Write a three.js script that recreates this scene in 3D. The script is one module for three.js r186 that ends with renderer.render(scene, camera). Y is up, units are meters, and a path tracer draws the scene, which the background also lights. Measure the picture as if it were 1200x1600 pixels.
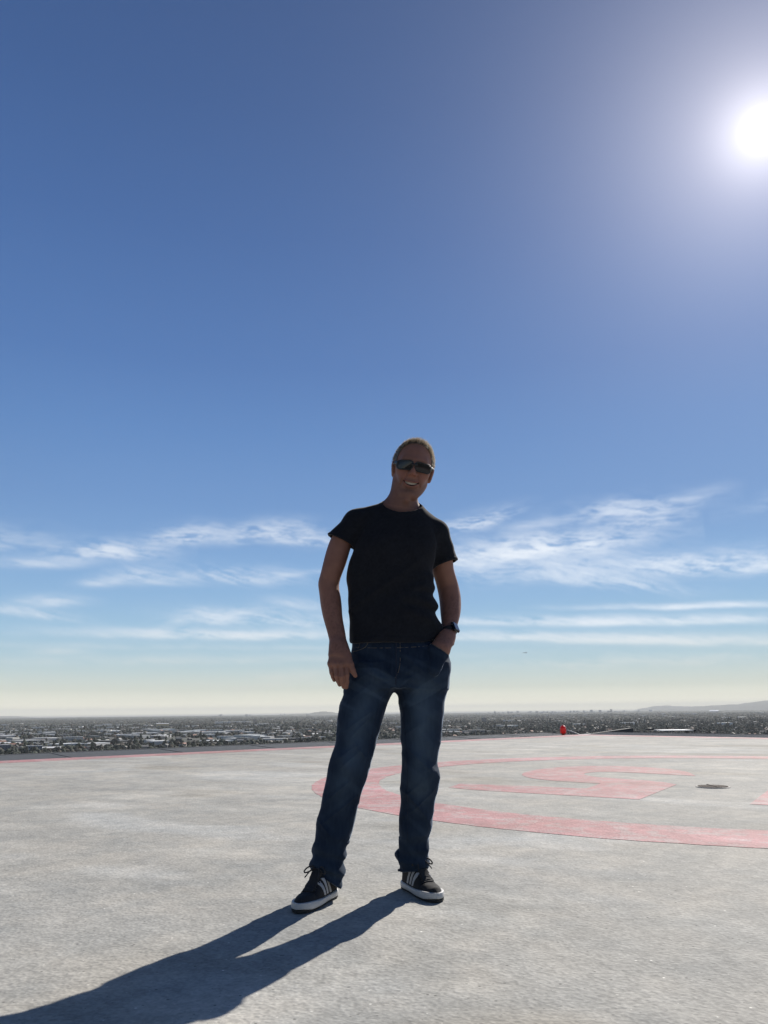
import * as THREE from 'three';
import { mergeGeometries, mergeVertices } from 'three/addons/utils/BufferGeometryUtils.js';
import { RoundedBoxGeometry } from 'three/addons/geometries/RoundedBoxGeometry.js';
import { TessellateModifier } from 'three/addons/modifiers/TessellateModifier.js';

// ---------------------------------------------------------------- camera, sky, sun, exposure
const scene = new THREE.Scene();
const renderer = new THREE.WebGLRenderer({ antialias: true });
renderer.setSize(768, 1024);
renderer.toneMapping = THREE.LinearToneMapping;
renderer.toneMappingExposure = 1.3;
renderer.shadowMap.enabled = true;
const EXPOSURE = renderer.toneMappingExposure;

const D2R = Math.PI / 180;
const camera = new THREE.PerspectiveCamera(2 * Math.atan(800 / 1202) / D2R, 768 / 1024, 0.05, 120000);
camera.position.set(0, 0.67, 0);
camera.rotation.order = 'YXZ';
camera.rotation.set(14.6 * D2R, 0, -0.62 * D2R);
scene.add(camera);

const SUN_AZ = 30.5 * D2R, SUN_EL = 36.6 * D2R;
const sunDir = new THREE.Vector3(Math.sin(SUN_AZ) * Math.cos(SUN_EL), Math.sin(SUN_EL), -Math.cos(SUN_AZ) * Math.cos(SUN_EL));
const sun = new THREE.DirectionalLight(new THREE.Color(1, 0.945, 0.865), 4.7);
sun.position.copy(sunDir).multiplyScalar(60);
sun.target.position.set(0, 0, -6);
sun.position.add(sun.target.position);
sun.castShadow = true;
sun.shadow.mapSize.set(4096, 4096);
Object.assign(sun.shadow.camera, { left: -30, right: 30, top: 30, bottom: -30, near: 1, far: 140 });
scene.add(sun, sun.target);
scene.fog = new THREE.FogExp2(new THREE.Color(0.95, 0.975, 0.98), 3.1e-5);

// ---------------------------------------------------------------- small numeric helpers
function rng(seed) { let s = seed >>> 0; return () => { s = (s + 0x6d2b79f5) | 0; let t = Math.imul(s ^ (s >>> 15), 1 | s); t = (t + Math.imul(t ^ (t >>> 7), 61 | t)) ^ t; return ((t ^ (t >>> 14)) >>> 0) / 4294967296; }; }
const clamp = (x, a = 0, b = 1) => x < a ? a : x > b ? b : x;
const mix = (a, b, t) => a + (b - a) * t;
const sst = (a, b, x) => { const t = clamp((x - a) / (b - a)); return t * t * (3 - 2 * t); };
const HT = (() => { const r = rng(77), a = new Float32Array(4096); for (let i = 0; i < 4096; i++) a[i] = r(); return a; })();
const hash3 = (x, y, z) => HT[(Math.imul(x, 73856093) ^ Math.imul(y, 19349663) ^ Math.imul(z, 83492791)) >>> 7 & 4095];
function noise3(x, y, z) {
  const xi = Math.floor(x), yi = Math.floor(y), zi = Math.floor(z);
  let u = x - xi, v = y - yi, w = z - zi; u = u * u * (3 - 2 * u); v = v * v * (3 - 2 * v); w = w * w * (3 - 2 * w);
  const a = mix(hash3(xi, yi, zi), hash3(xi + 1, yi, zi), u), b = mix(hash3(xi, yi + 1, zi), hash3(xi + 1, yi + 1, zi), u);
  const c = mix(hash3(xi, yi, zi + 1), hash3(xi + 1, yi, zi + 1), u), d = mix(hash3(xi, yi + 1, zi + 1), hash3(xi + 1, yi + 1, zi + 1), u);
  return mix(mix(a, b, v), mix(c, d, v), w);
}
const noise2 = (x, y) => noise3(x, y, 0.5);
function fbm2(x, y, n = 4) { let s = 0, a = 0.5, t = 0; for (let i = 0; i < n; i++) { s += a * noise3(x, y, i * 7.3 + 0.5); t += a; a *= 0.5; x = x * 2.03 + 11.7; y = y * 2.03 + 5.1; } return s / t; }
const lin = (c) => { c /= 255; return c > 1 ? 1 + (c - 1) * 2.3 : c <= 0.04045 ? c / 12.92 : Math.pow((c + 0.055) / 1.055, 2.4); };

// ---------------------------------------------------------------- the sky (air and cirrus only)
function makeSky() {
  const W = 4096, H = 2048, data = new Float32Array(W * H * 4);
  const table = [[-90, 120, 120, 115], [-1, 215, 215, 200], [0, 318, 306, 266], [0.9, 252, 250, 229], [1.7, 217, 223, 211], [3.6, 180, 207, 217], [5.6, 160, 197, 223], [8, 143, 183, 221], [10.3, 131, 172, 217], [12.7, 120, 160, 209], [15, 111, 151, 203], [20, 96, 137, 193], [25, 83, 122, 180], [34, 69, 105, 162], [42, 60, 93, 147], [50, 54, 84, 135], [65, 44, 70, 115], [90, 36, 60, 102]].map(([e, r, g, b]) => [e, lin(r), lin(g), lin(b)]);
  const base = (e) => { let i = 1; while (i < table.length - 1 && table[i][0] < e) i++; const a = table[i - 1], b = table[i], t = clamp((e - a[0]) / (b[0] - a[0])); return [mix(a[1], b[1], t), mix(a[2], b[2], t), mix(a[3], b[3], t)]; };
  // cirrus: azimuth, elevation, half width, half height in degrees, tilt, strength
  const C = [[7.07, 13.57, 2.4, 0.47, 14, 0.55], [11.95, 11.46, 5.6, 0.7, 3, 0.95], [8.16, 11.16, 3.8, 0.57, 0, 0.6], [15.44, 9.1, 4.9, 0.54, -10, 0.35], [22, 9.57, 5, 0.57, -4, 0.6], [25.65, 9.48, 2.4, 0.68, 3, 0.5], [17.85, 13.74, 4, 0.59, 3, 0.42], [18.88, 12.83, 3.1, 0.36, 4, 0.4], [22.94, 14.36, 1.5, 0.27, 8, 0.3], [16.52, 6.02, 10.8, 0.27, -2, 1.25], [16.41, 4.77, 11.2, 0.30, -3, 1.3], [21.29, 6.85, 5.8, 0.15, -2, 1.0], [11.39, 10, 6.9, 0.93, 0, 0.3], [11.12, 13.19, 1.9, 0.28, 5, 0.3], [18, 3.18, 9.7, 0.39, 0, 0.25],
    [-14.73, 12.35, 2.4, 0.55, 7, 0.6], [-8.51, 12.84, 3.1, 0.57, 3, 0.6], [-5.86, 12.45, 2.4, 0.43, 0, 0.4], [-20.5, 11.01, 3.2, 0.53, 4, 0.65], [-24.58, 10, 2.8, 0.3, 4, 0.5], [-20.13, 8.93, 1.4, 0.29, 5, 0.55], [-17.8, 9.66, 1.8, 0.5, 0, 0.35], [-16, 9.18, 2.7, 0.27, 0, 0.3], [-11.01, 9.69, 4.2, 0.51, -2, 0.35], [-6.3, 9.99, 2.9, 0.17, 8, 0.25], [-23.34, 7.55, 1.6, 0.31, 2, 0.8], [-25.06, 6.75, 2.5, 0.27, -6, 0.9], [-12.49, 6.76, 2.7, 0.41, 10, 0.5], [-12.66, 5.48, 8.1, 0.30, 0, 1.15], [-8.11, 6.57, 5.1, 0.51, -3, 0.35], [-6.5, 7.74, 1.9, 0.3, -8, 0.4], [-22.83, 4.22, 1.6, 0.21, 0, 0.4], [-11.68, 3.72, 15.8, 0.31, 1, 0.34], [-8.46, 2.1, 5.9, 0.45, 5, 0.35], [-13.96, 4.61, 13.1, 0.18, 0, 0.25]];
  const r = rng(5);
  for (let i = 0; i < 110; i++) { const az = 34 + r() * 292; C.push([az > 180 ? az - 360 : az, 3 + r() * 12, 2 + r() * 7, 0.2 + r() * 0.5, -6 + r() * 14, 0.25 + r() * 0.45]); }
  for (const c of C) { c[6] = Math.cos(c[4] * D2R); c[7] = Math.sin(c[4] * D2R); }
  const byCol = new Array(W);
  for (let i = 0; i < W; i++) {
    const th = ((i + 0.5) / W - 0.5) * 2 * Math.PI, az = Math.atan2(Math.cos(th), -Math.sin(th)) / D2R;
    byCol[i] = [az, C.filter((c) => { let d = Math.abs(az - c[0]); if (d > 180) d = 360 - d; return d < c[2] * 1.9 + 0.5; })];
  }
  for (let j = 0; j < H; j++) {
    const e = ((j + 0.5) / H - 0.5) * 180, er = e * D2R, b = base(e), sy = Math.sin(er), cy = Math.cos(er);
    for (let i = 0; i < W; i++) {
      const [az, list] = byCol[i];
      let R = b[0], G = b[1], B = b[2];
      const cosA = cy * Math.cos(SUN_EL) * Math.cos(az * D2R - SUN_AZ) + sy * Math.sin(SUN_EL), th = Math.acos(clamp(cosA, -1, 1)) / D2R;
      if (e > 0 && e < 18 && list.length) {
        let al = 0;
        const w1 = fbm2(az * 0.55 + 31, e * 1.1, 3) - 0.5, w2 = fbm2(az * 0.5 + 7, e * 1.2 + 40, 3) - 0.5;
        for (const c of list) {
          let dx = az - c[0]; if (dx > 180) dx -= 360; if (dx < -180) dx += 360;
          const dy = e - c[1], u = dx * c[6] + dy * c[7] + w1 * 1.2, wv = c[3] < 0.36 ? 0.16 : 0.5, v = -dx * c[7] + dy * c[6] + w2 * wv + 0.18 * wv * Math.sin(dx * 0.8 + c[0]);
          const q = (u / c[2]) * (u / c[2]) + (v / c[3]) * (v / c[3]) * (v < 0 ? 1.5 : 0.62);
          if (q > 6) continue;
          const m = Math.exp(-q * 1.0);
          const thin = c[3] < 0.36 ? 0.5 : 1.1;
          const n = fbm2(u * 0.42 * (1.2 - 0.5 * (1 - thin)) + c[0] * 3.1, v * 1.7 + c[1] * 2.7 + u * 0.1, 5), f = fbm2(u * 0.9 + c[1] * 5, v * 8.5 + u * 1.3 + c[0], 5);
          al += c[5] * (m * clamp(0.60 + thin * ((n - 0.5) * 3.2 + (f - 0.5) * 2.8), 0, 1.9) * 1.25 + 0.22 * Math.exp(-q * 0.5) * clamp(0.5 + (n - 0.5) * 2));
        }
        al = 1 - Math.exp(-al * 1.15); al = clamp(al, 0, 0.93);
        const k = sst(1, 7, e), glow = 1 + 0.25 * Math.exp(-th / 25);
        R = mix(R, mix(0.68, 0.80, k) * glow, al); G = mix(G, mix(0.70, 0.855, k) * glow, al); B = mix(B, mix(0.64, 0.93, k) * glow, al);
      }
      // circumsolar aureole
      const a1 = 0.74 * Math.exp(-th / 5.6) + 0.07 * Math.exp(-th / 15), a2 = 0.34 * Math.exp(-(th / 2.4) * (th / 2.4)) + 0.9 * Math.exp(-(th / 0.8) * (th / 0.8));
      const low = e > 0 ? 0.045 * Math.exp(-th / 26) : 0, away = 1 - 0.62 * sst(46, 108, th) * sst(3, 22, e);
      R *= away; G *= away; B *= away; R += a1 * 1.03 + a2 + low * 0.9; G += a1 * 0.92 + a2 * 0.96 + low; B += a1 * 0.87 + a2 * 0.94 + low * 0.95;
      const o = (j * W + i) * 4; data[o] = R / EXPOSURE; data[o + 1] = G / EXPOSURE; data[o + 2] = B / EXPOSURE; data[o + 3] = 1;
    }
  }
  const t = new THREE.DataTexture(data, W, H, THREE.RGBAFormat, THREE.FloatType);
  t.mapping = THREE.EquirectangularReflectionMapping; t.magFilter = THREE.LinearFilter; t.minFilter = THREE.LinearFilter; t.wrapS = THREE.RepeatWrapping; t.needsUpdate = true;
  return t;
}
scene.background = makeSky();
scene.environment = scene.background;

// ---------------------------------------------------------------- naming helpers
const used = new Map();
function numbered(n) { const k = used.get(n) ?? 0; used.set(n, k + 1); return k ? n + '_' + String(k).padStart(3, '0') : n; }
function tag(o, label, category, group) { o.userData = { ...o.userData, label, category }; if (group) o.userData.group = group; return o; }
function thing(name, label, category, pos = [0, 0, 0], turn = 0, group) { const g = new THREE.Group(); g.name = numbered(name); g.position.set(...pos); g.rotation.y = turn; scene.add(g); return tag(g, label, category, group); }
function part(name, geo, mat, parent) { const m = new THREE.Mesh(geo, mat); m.name = name; m.castShadow = m.receiveShadow = true; parent.add(m); return m; }
function struct(o, name) { o.name = name; o.userData.kind = 'structure'; scene.add(o); return o; }
const std = (r, g, b, rough = 0.9, more = {}) => new THREE.MeshStandardMaterial({ color: new THREE.Color().setRGB(r, g, b), roughness: rough, ...more });
const phys = (r, g, b, rough = 0.9, more = {}) => new THREE.MeshPhysicalMaterial({ color: new THREE.Color().setRGB(r, g, b), roughness: rough, ...more });
const boxG = (w, h, d, x = 0, y = 0, z = 0) => new THREE.BoxGeometry(w, h, d).translate(x, y, z);
function barG(a, b, r, n = 6) { const A = new THREE.Vector3(...a), B = new THREE.Vector3(...b), L = A.distanceTo(B), g = new THREE.CylinderGeometry(r, r, L, n); g.applyQuaternion(new THREE.Quaternion().setFromUnitVectors(new THREE.Vector3(0, 1, 0), B.clone().sub(A).normalize())); const c = A.add(B).multiplyScalar(0.5); return g.translate(c.x, c.y, c.z); }
const tubeG = (pts, r, seg = 24, n = 6, closed = false) => new THREE.TubeGeometry(new THREE.CatmullRomCurve3(pts.map((p) => new THREE.Vector3(...p)), closed), seg, r, n, closed);

// ---------------------------------------------------------------- the helipad
// periodic value noise for tiling textures
function tileNoise(n, cells, seed) { const r = rng(seed), g = new Float32Array(cells * cells); for (let i = 0; i < g.length; i++) g[i] = r(); return (x, y) => { const fx = x / n * cells, fy = y / n * cells, xi = Math.floor(fx), yi = Math.floor(fy); let u = fx - xi, v = fy - yi; u = u * u * (3 - 2 * u); v = v * v * (3 - 2 * v); const A = g[(yi % cells) * cells + xi % cells], B = g[(yi % cells) * cells + (xi + 1) % cells], Cc = g[((yi + 1) % cells) * cells + xi % cells], Dd = g[((yi + 1) % cells) * cells + (xi + 1) % cells]; return mix(mix(A, B, u), mix(Cc, Dd, u), v); }; }
const TILE = 3.1;
function padTextures() {
  const N = 1024, col = new Uint8Array(N * N * 4), pnt = new Uint8Array(N * N * 4), bmp = new Uint8Array(N * N * 4);
  const r = rng(9), n1 = tileNoise(N, 9, 1), n2 = tileNoise(N, 27, 2), n3 = tileNoise(N, 90, 3), n4 = tileNoise(N, 300, 4), n5 = tileNoise(N, 512, 6), n6 = tileNoise(N, 48, 8);
  const spk = new Float32Array(N * N);
  for (let k = 0; k < 2600; k++) { const x = r() * N | 0, y = r() * N | 0, d = r() < 0.8 ? -0.2 - r() * 0.25 : 0.2 + r() * 0.4, s = r() < 0.25 ? 2 : 1; for (let a = 0; a < s; a++) for (let b = 0; b < s; b++) spk[((y + a) % N) * N + (x + b) % N] = d; }
  for (let y = 0; y < N; y++) for (let x = 0; x < N; x++) {
    const i = y * N + x, white = r() - 0.5, a = n1(x, y) - 0.5, b = n2(x, y) - 0.5, c = n3(x, y) - 0.5, d = n4(x, y) - 0.5, e = n5(x, y) - 0.5;
    const grain = d * 0.12 + e * 0.13 + white * 0.07;
    let v = 1 + a * 0.08 + b * 0.09 + c * 0.10 + grain + spk[i];
    const warm = (a + b) * 0.015;
    const put = (arr, R, G, B) => { arr[i * 4] = clamp(R) * 255; arr[i * 4 + 1] = clamp(G) * 255; arr[i * 4 + 2] = clamp(B) * 255; arr[i * 4 + 3] = 255; };
    const s = 0.588 * v; put(col, s * (1.012 + warm), s, s * (0.958 - warm));
    // paint: the same grain, worn through on the high grains
    const wear = sst(0.56, 0.74, n6(x, y) * 0.45 + n2(x, y) * 0.35 + (d + 0.5) * 0.25 + (e + 0.5) * 0.12);
    const pv = 1 + b * 0.10 + c * 0.12 + grain * 0.8 + spk[i] * 0.7;
    put(pnt, mix(0.635, 0.60, wear * 0.8) * pv, mix(0.450, 0.535, wear * 0.8) * pv, mix(0.452, 0.525, wear * 0.8) * pv);
    const h = 0.5 + c * 0.25 + d * 0.5 + e * 0.35 + spk[i] * 0.35; put(bmp, h, h, h);
  }
  const mk = (arr, srgb) => { const t = new THREE.DataTexture(arr, N, N); t.wrapS = t.wrapT = THREE.RepeatWrapping; t.magFilter = THREE.LinearFilter; t.minFilter = THREE.LinearMipmapLinearFilter; t.generateMipmaps = true; if (srgb) t.colorSpace = THREE.SRGBColorSpace; t.needsUpdate = true; return t; };
  return [mk(col, true), mk(pnt, true), mk(bmp, false)];
}
const [texPad, texPaint, texBump] = padTextures();
const matPad = new THREE.MeshStandardMaterial({ map: texPad, bumpMap: texBump, bumpScale: 0.0028, roughness: 0.88, vertexColors: true });
const matPaint = new THREE.MeshStandardMaterial({ map: texPaint, bumpMap: texBump, bumpScale: 0.003, roughness: 0.8, vertexColors: true });
const C0 = [5.6, -22.9], E1 = [-0.748, 0.664], E2 = [0.618, 0.786], SIDE = 20.5;
const padPoint = (s, t) => [C0[0] + E1[0] * s + E2[0] * t, C0[1] + E1[1] * s + E2[1] * t];
// slow weathering of the coat over the whole deck: wet-dried films, roller laps, tyre and foot dirt
function weather(x, z) {
  const q = x * 0.86 + z * 0.5, p = -x * 0.5 + z * 0.86;
  const big = fbm2(x * 0.28 + 40, z * 0.28, 4), lap = fbm2(q * 0.55 + 9, p * 1.5 + 3, 4), mid = fbm2(x * 1.1 + 7, z * 1.1 + 2, 4), fine = fbm2(q * 2.6, p * 4.4, 3);
  let v = 1 + (big - 0.5) * 0.30 + (lap - 0.5) * 0.30 + (mid - 0.5) * 0.24 + (fine - 0.5) * 0.16;
  const film = sst(0.56, 0.68, fbm2(q * 0.8 + 20, p * 1.9 + 60, 4)); v += film * 0.17 + 0.15 * sst(0.58, 0.66, fbm2(q * 1.7 + 60, p * 4.2 + 20, 3)) * sst(0.4, 0.6, big + 0.05);
  const dirt = sst(0.57, 0.72, fbm2(q * 0.9 + 80, p * 1.3 + 10, 4)); v -= dirt * 0.14;
  const warm = (fbm2(x * 0.35 + 90, z * 0.35 + 33, 3) - 0.5) * 0.05 + dirt * 0.05 - film * 0.03;
  return [v * (1 + warm * 0.6), v, v * (1 - warm)];
}
function paintVC(g, k = 1) {
  const p = g.attributes.position, c = new Float32Array(p.count * 3), uv = new Float32Array(p.count * 2);
  for (let i = 0; i < p.count; i++) { const x = p.getX(i), z = p.getZ(i), w = weather(x, z); c[i * 3] = w[0] * k; c[i * 3 + 1] = w[1] * k; c[i * 3 + 2] = w[2] * k; uv[i * 2] = x / TILE; uv[i * 2 + 1] = z / TILE; }
  g.setAttribute('color', new THREE.BufferAttribute(c, 3)); g.setAttribute('uv', new THREE.BufferAttribute(uv, 2)); return g;
}
function quadSheet(s0, s1, t0, t1, ns, nt, y) {
  const pos = [], idx = [];
  for (let j = 0; j <= nt; j++) for (let i = 0; i <= ns; i++) { const [x, z] = padPoint(mix(s0, s1, i / ns), mix(t0, t1, j / nt)); pos.push(x, y, z); }
  for (let j = 0; j < nt; j++) for (let i = 0; i < ns; i++) { const a = j * (ns + 1) + i; idx.push(a, a + 1, a + ns + 1, a + 1, a + ns + 2, a + ns + 1); }
  const g = new THREE.BufferGeometry(); g.setAttribute('position', new THREE.Float32BufferAttribute(pos, 3)); g.setIndex(idx);
  g.computeVertexNormals(); if (g.attributes.normal.getY(0) < 0) { for (let i = 0; i < idx.length; i += 3) { const t = idx[i]; idx[i] = idx[i + 1]; idx[i + 1] = t; } g.setIndex(idx); g.computeVertexNormals(); }
  return g;
}
const helipad = struct(new THREE.Group(), 'helipad');
part('deck_surface', paintVC(quadSheet(0, SIDE, 0, SIDE, 210, 210, 0)), matPad, helipad);
{
  const g = new THREE.BoxGeometry(SIDE, 0.45, SIDE); g.rotateY(-Math.atan2(E1[1], E1[0])); const [cx, cz] = padPoint(SIDE / 2, SIDE / 2); g.translate(cx, -0.230, cz);
  part('deck_slab', g, std(0.3, 0.3, 0.29, 0.9), helipad);
}
for (const [a, b, c, d] of [[0, SIDE, 0, 0.7], [0, 0.7, 0.7, SIDE - 0.7], [SIDE - 0.7, SIDE, 0.7, SIDE - 0.7], [0, SIDE, SIDE - 0.7, SIDE]]) part('painted_border', paintVC(quadSheet(a, b, c, d, Math.ceil((b - a) / 0.14), Math.ceil((d - c) / 0.14), 0.0018)), matPaint, helipad);
{ // ring
  const pos = [], idx = [], n = 260, m = 6, cx = 3.45, cz = -7.95;
  for (let j = 0; j <= m; j++) for (let i = 0; i <= n; i++) { const a = i / n * 2 * Math.PI, jag = (j === 0 || j === m) ? ((noise2(Math.cos(a) * 60 + 90, Math.sin(a) * 60 + j * 9) - 0.5) * 0.03) : 0, r = mix(3.53, 4.17, j / m) + jag; pos.push(cx + Math.cos(a) * r, 0.0018, cz + Math.sin(a) * r); }
  for (let j = 0; j < m; j++) for (let i = 0; i < n; i++) { const a = j * (n + 1) + i; idx.push(a, a + 1, a + n + 1, a + 1, a + n + 2, a + n + 1); }
  const g = new THREE.BufferGeometry(); g.setAttribute('position', new THREE.Float32BufferAttribute(pos, 3)); g.setIndex(idx.reverse()); g.computeVertexNormals(); if (g.attributes.normal.getY(0) < 0) { g.setIndex(idx.reverse()); g.computeVertexNormals(); }
  part('painted_ring', paintVC(g), matPaint, helipad);
}
function numeral(pts) {
  const s = new THREE.Shape(pts.map(([x, z]) => new THREE.Vector2(x, -z)));
  let g = new THREE.ShapeGeometry(s); g = new TessellateModifier(0.16, 7).modify(g.toNonIndexed()); g.rotateX(-Math.PI / 2).translate(0, 0.0018, 0);
  const p = g.attributes.position, nn = new Float32Array(p.count * 3); for (let i = 0; i < p.count; i++) nn[i * 3 + 1] = 1; g.setAttribute('normal', new THREE.BufferAttribute(nn, 3));
  part('painted_numeral', paintVC(g), matPaint, helipad);
}
{
  const hook = new THREE.CatmullRomCurve3([[3.19, -8.38], [3.31, -9.0], [3.22, -9.5], [3.03, -9.8], [2.78, -9.98], [2.45, -10.02], [2.1, -9.87], [1.77, -9.52], [1.55, -9.1], [1.46, -8.75], [1.47, -8.4], [1.56, -8.14], [1.73, -7.9], [2.01, -7.66]].map(([x, z]) => new THREE.Vector3(x, 0, z))).getPoints(60).map((v) => [v.x, v.z]);
  const inner = new THREE.CatmullRomCurve3([[2.62, -7.77], [2.5, -7.96], [2.3, -8.23], [2.15, -8.43], [2.12, -8.7], [2.22, -8.96], [2.43, -9.07], [2.68, -8.92], [2.92, -8.68], [3.19, -8.38]].map(([x, z]) => new THREE.Vector3(x, 0, z))).getPoints(40).map((v) => [v.x, v.z]);
  numeral([...hook, [1.76, -7.19], [1.2, -7.52], [0.70, -7.80], [0.56, -7.42], [0.72, -7.22], [1.12, -6.9], [1.53, -6.6], [1.94, -6.29], [2.66, -7.47], ...inner.slice(0, -1)]);
  numeral([[2.62, -5.92], [4.25, -8.55], [4.68, -8.28], [3.06, -5.6]]);
}
{ // round steel cover in a recess
  const t = thing('deck_drain', 'round rusty steel drain cover set in the grey deck beside the painted numeral', 'drain cover', [2.88, 0, -7.2]); t.scale.set(0.84, 1, 0.84);
  part('rim', new THREE.LatheGeometry([[0.150, 0.004], [0.154, 0.008], [0.168, 0.008], [0.174, 0.001]].map(([a, b]) => new THREE.Vector2(a, b)), 40), std(0.34, 0.32, 0.29, 0.8), t);
  part('recess', new THREE.CylinderGeometry(0.151, 0.151, 0.004, 40).translate(0, 0.003, 0), std(0.02, 0.017, 0.014, 0.9), t);
  for (let k = -5; k <= 5; k++) { const z = k * 0.025, w = Math.sqrt(0.147 ** 2 - z * z) * 2; part('grate_bar', boxG(w, 0.006, 0.012, 0, 0.0085, z), std(0.15, 0.115, 0.09, 0.85), t); }
  part('cross_bar', boxG(0.015, 0.007, 0.29, 0, 0.0125, 0), std(0.15, 0.115, 0.09, 0.85), t);
}

// ---------------------------------------------------------------- safety nets round the deck
const matWire = std(0.26, 0.27, 0.28, 0.8), matRail = std(0.10, 0.105, 0.11, 0.9);
function netPanel(out, L, W) { // lies along local x, outward is -z, rises outward
  const g = [], rise = 0.05; const y = (d) => -0.03 + rise * d / W, S = out;
  for (let k = 1; k * 0.06 < L; k++) g.push(barG([k * 0.06, y(0), 0], [k * 0.06, y(W), S * W], 0.0032, 4));
  for (let k = 1; k * 0.06 < W; k++) g.push(barG([0, y(k * 0.06) + 0.006, S * k * 0.06], [L, y(k * 0.06) + 0.006, S * k * 0.06], 0.0032, 4));
  return [mergeGeometries(g), mergeGeometries([barG([0, y(W), S * W], [L, y(W), S * W], 0.02, 8), barG([0, y(0), 0], [L, y(0), 0], 0.018, 8), barG([0, y(0), 0], [0, y(W), S * W], 0.018, 8), barG([0, -0.25, 0], [0, y(W * 0.7) - 0.02, S * W * 0.7], 0.014, 6)])];
}
for (const [name, e, start, label] of [['left', E1, [C0[0], C0[1]], 'long grey steel safety net along the left edge of the helipad'], ['right', E2, [C0[0], C0[1]], 'grey steel safety net along the far right edge of the helipad behind the ring']]) {
  const dirAng = name === 'left' ? Math.atan2(-E1[1], E1[0]) : Math.atan2(-E2[1], E2[0]);
  const t = thing('safety_net', label, 'safety net', [start[0], 0, start[1]], dirAng);
  const out = name === 'left' ? 1 : -1, [mesh, frame] = netPanel(out, 2.05, 1.25);
  // local z after the turn must point outward
  for (let k = 0; k < 10; k++) { const p = part('net_panel', mesh, matWire, t); p.position.set(k * 2.05, 0, out * 0.03); const f = part('net_frame', frame, matRail, t); f.position.set(k * 2.05, 0, out * 0.03); }
}
{ // red obstruction lamp
  const t = thing('obstruction_lamp', 'red glass obstruction lamp standing at the far edge of the helipad', 'lamp', [5.02, -0.03, -22.72]);
  const red = phys(0.85, 0.035, 0.015, 0.55, { clearcoat: 1, clearcoatRoughness: 0.05, transmission: 0.5, thickness: 0, side: THREE.DoubleSide });
  part('base', new THREE.LatheGeometry([[0, 0], [0.07, 0], [0.075, 0.02], [0.05, 0.035], [0.048, 0.05], [0, 0.05]].map(([a, b]) => new THREE.Vector2(a, b)), 20), std(0.25, 0.10, 0.05, 0.6), t);
  const pr = []; for (let k = 0; k <= 26; k++) { const y = 0.05 + k / 26 * 0.24, q = k / 26, r = 0.088 * Math.pow(Math.max(0, 1 - Math.pow(Math.abs(q * 1.75 - 0.85) / 0.9, 3.2)), 0.5) + (k % 2 ? 0.0025 : 0); pr.push(new THREE.Vector2(k === 26 ? 0 : Math.max(r, 0.02), y)); }
  part('lens', new THREE.LatheGeometry(pr, 24), red, t);
  part('lens_clamp', new THREE.TorusGeometry(0.09, 0.008, 6, 24).rotateX(Math.PI / 2).translate(0, 0.07, 0), std(0.3, 0.09, 0.05, 0.5), t);
  part('lens_cap', new THREE.CylinderGeometry(0.02, 0.035, 0.02, 12).translate(0, 0.296, 0), std(0.5, 0.12, 0.1, 0.5), t);
}
{
  const t = thing('conduit_pipe', 'thin pale conduit leaning beside the red lamp at the deck edge', 'pipe', [5.4, 0, -23.2]);
  part('pipe', tubeG([[0.22, -0.09, 0.2], [0.16, -0.02, 0.1], [0.02, 0.07, -0.2], [-0.06, 0.105, -0.4]], 0.018, 20, 8), std(0.55, 0.54, 0.5, 0.6), t);
  part('pipe_clamp', boxG(0.07, 0.03, 0.05, 0.12, 0.0, 0.03), matRail, t);
}
{ // dark steel walkway beyond the corner
  const t = thing('steel_walkway', 'long dark steel beam of a walkway rising beyond the far corner of the helipad', 'walkway', [5.94, 0, -23.5], 0.919);
  const dark = std(0.022, 0.022, 0.024, 0.7);
  const s = new THREE.Shape([[0, -0.06], [3.4, -0.06], [3.4, 0.085], [3.3, 0.09], [0.2, 0.005]].map(([a, b]) => new THREE.Vector2(a, b)));
  part('edge_beam', new THREE.ExtrudeGeometry(s, { depth: 0.08, bevelEnabled: true, bevelSize: 0.005, bevelThickness: 0.005, bevelSegments: 1 }), dark, t);
  part('deck_plate', boxG(3.2, 0.02, 1.0, 1.7, -0.08, -0.55), std(0.2, 0.2, 0.21, 0.6), t);
  for (const x of [0.5, 1.7, 2.9]) part('bracket', boxG(0.05, 0.12, 0.05, x, -0.12, 0.04), dark, t);
}
{
  const t = thing('access_ramp', 'pale sunlit metal access ramp with a dark rim beyond the helipad edge', 'ramp', [9.45, 0.005, -26.1], -0.06);
  part('ramp_plate', boxG(1.0, 0.02, 1.0, 0.0, 0, -0.3), std(0.8, 0.8, 0.79, 0.4), t);
  part('rim', mergeGeometries([boxG(1.3, 0.04, 0.05, -0.1, 0.012, -0.83), boxG(0.05, 0.045, 1.1, 0.53, 0.01, -0.3)]), std(0.025, 0.02, 0.03, 0.6), t);
  part('support_leg', boxG(0.06, 0.4, 0.06, 0.3, -0.21, 0.1), matRail, t);
}

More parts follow.
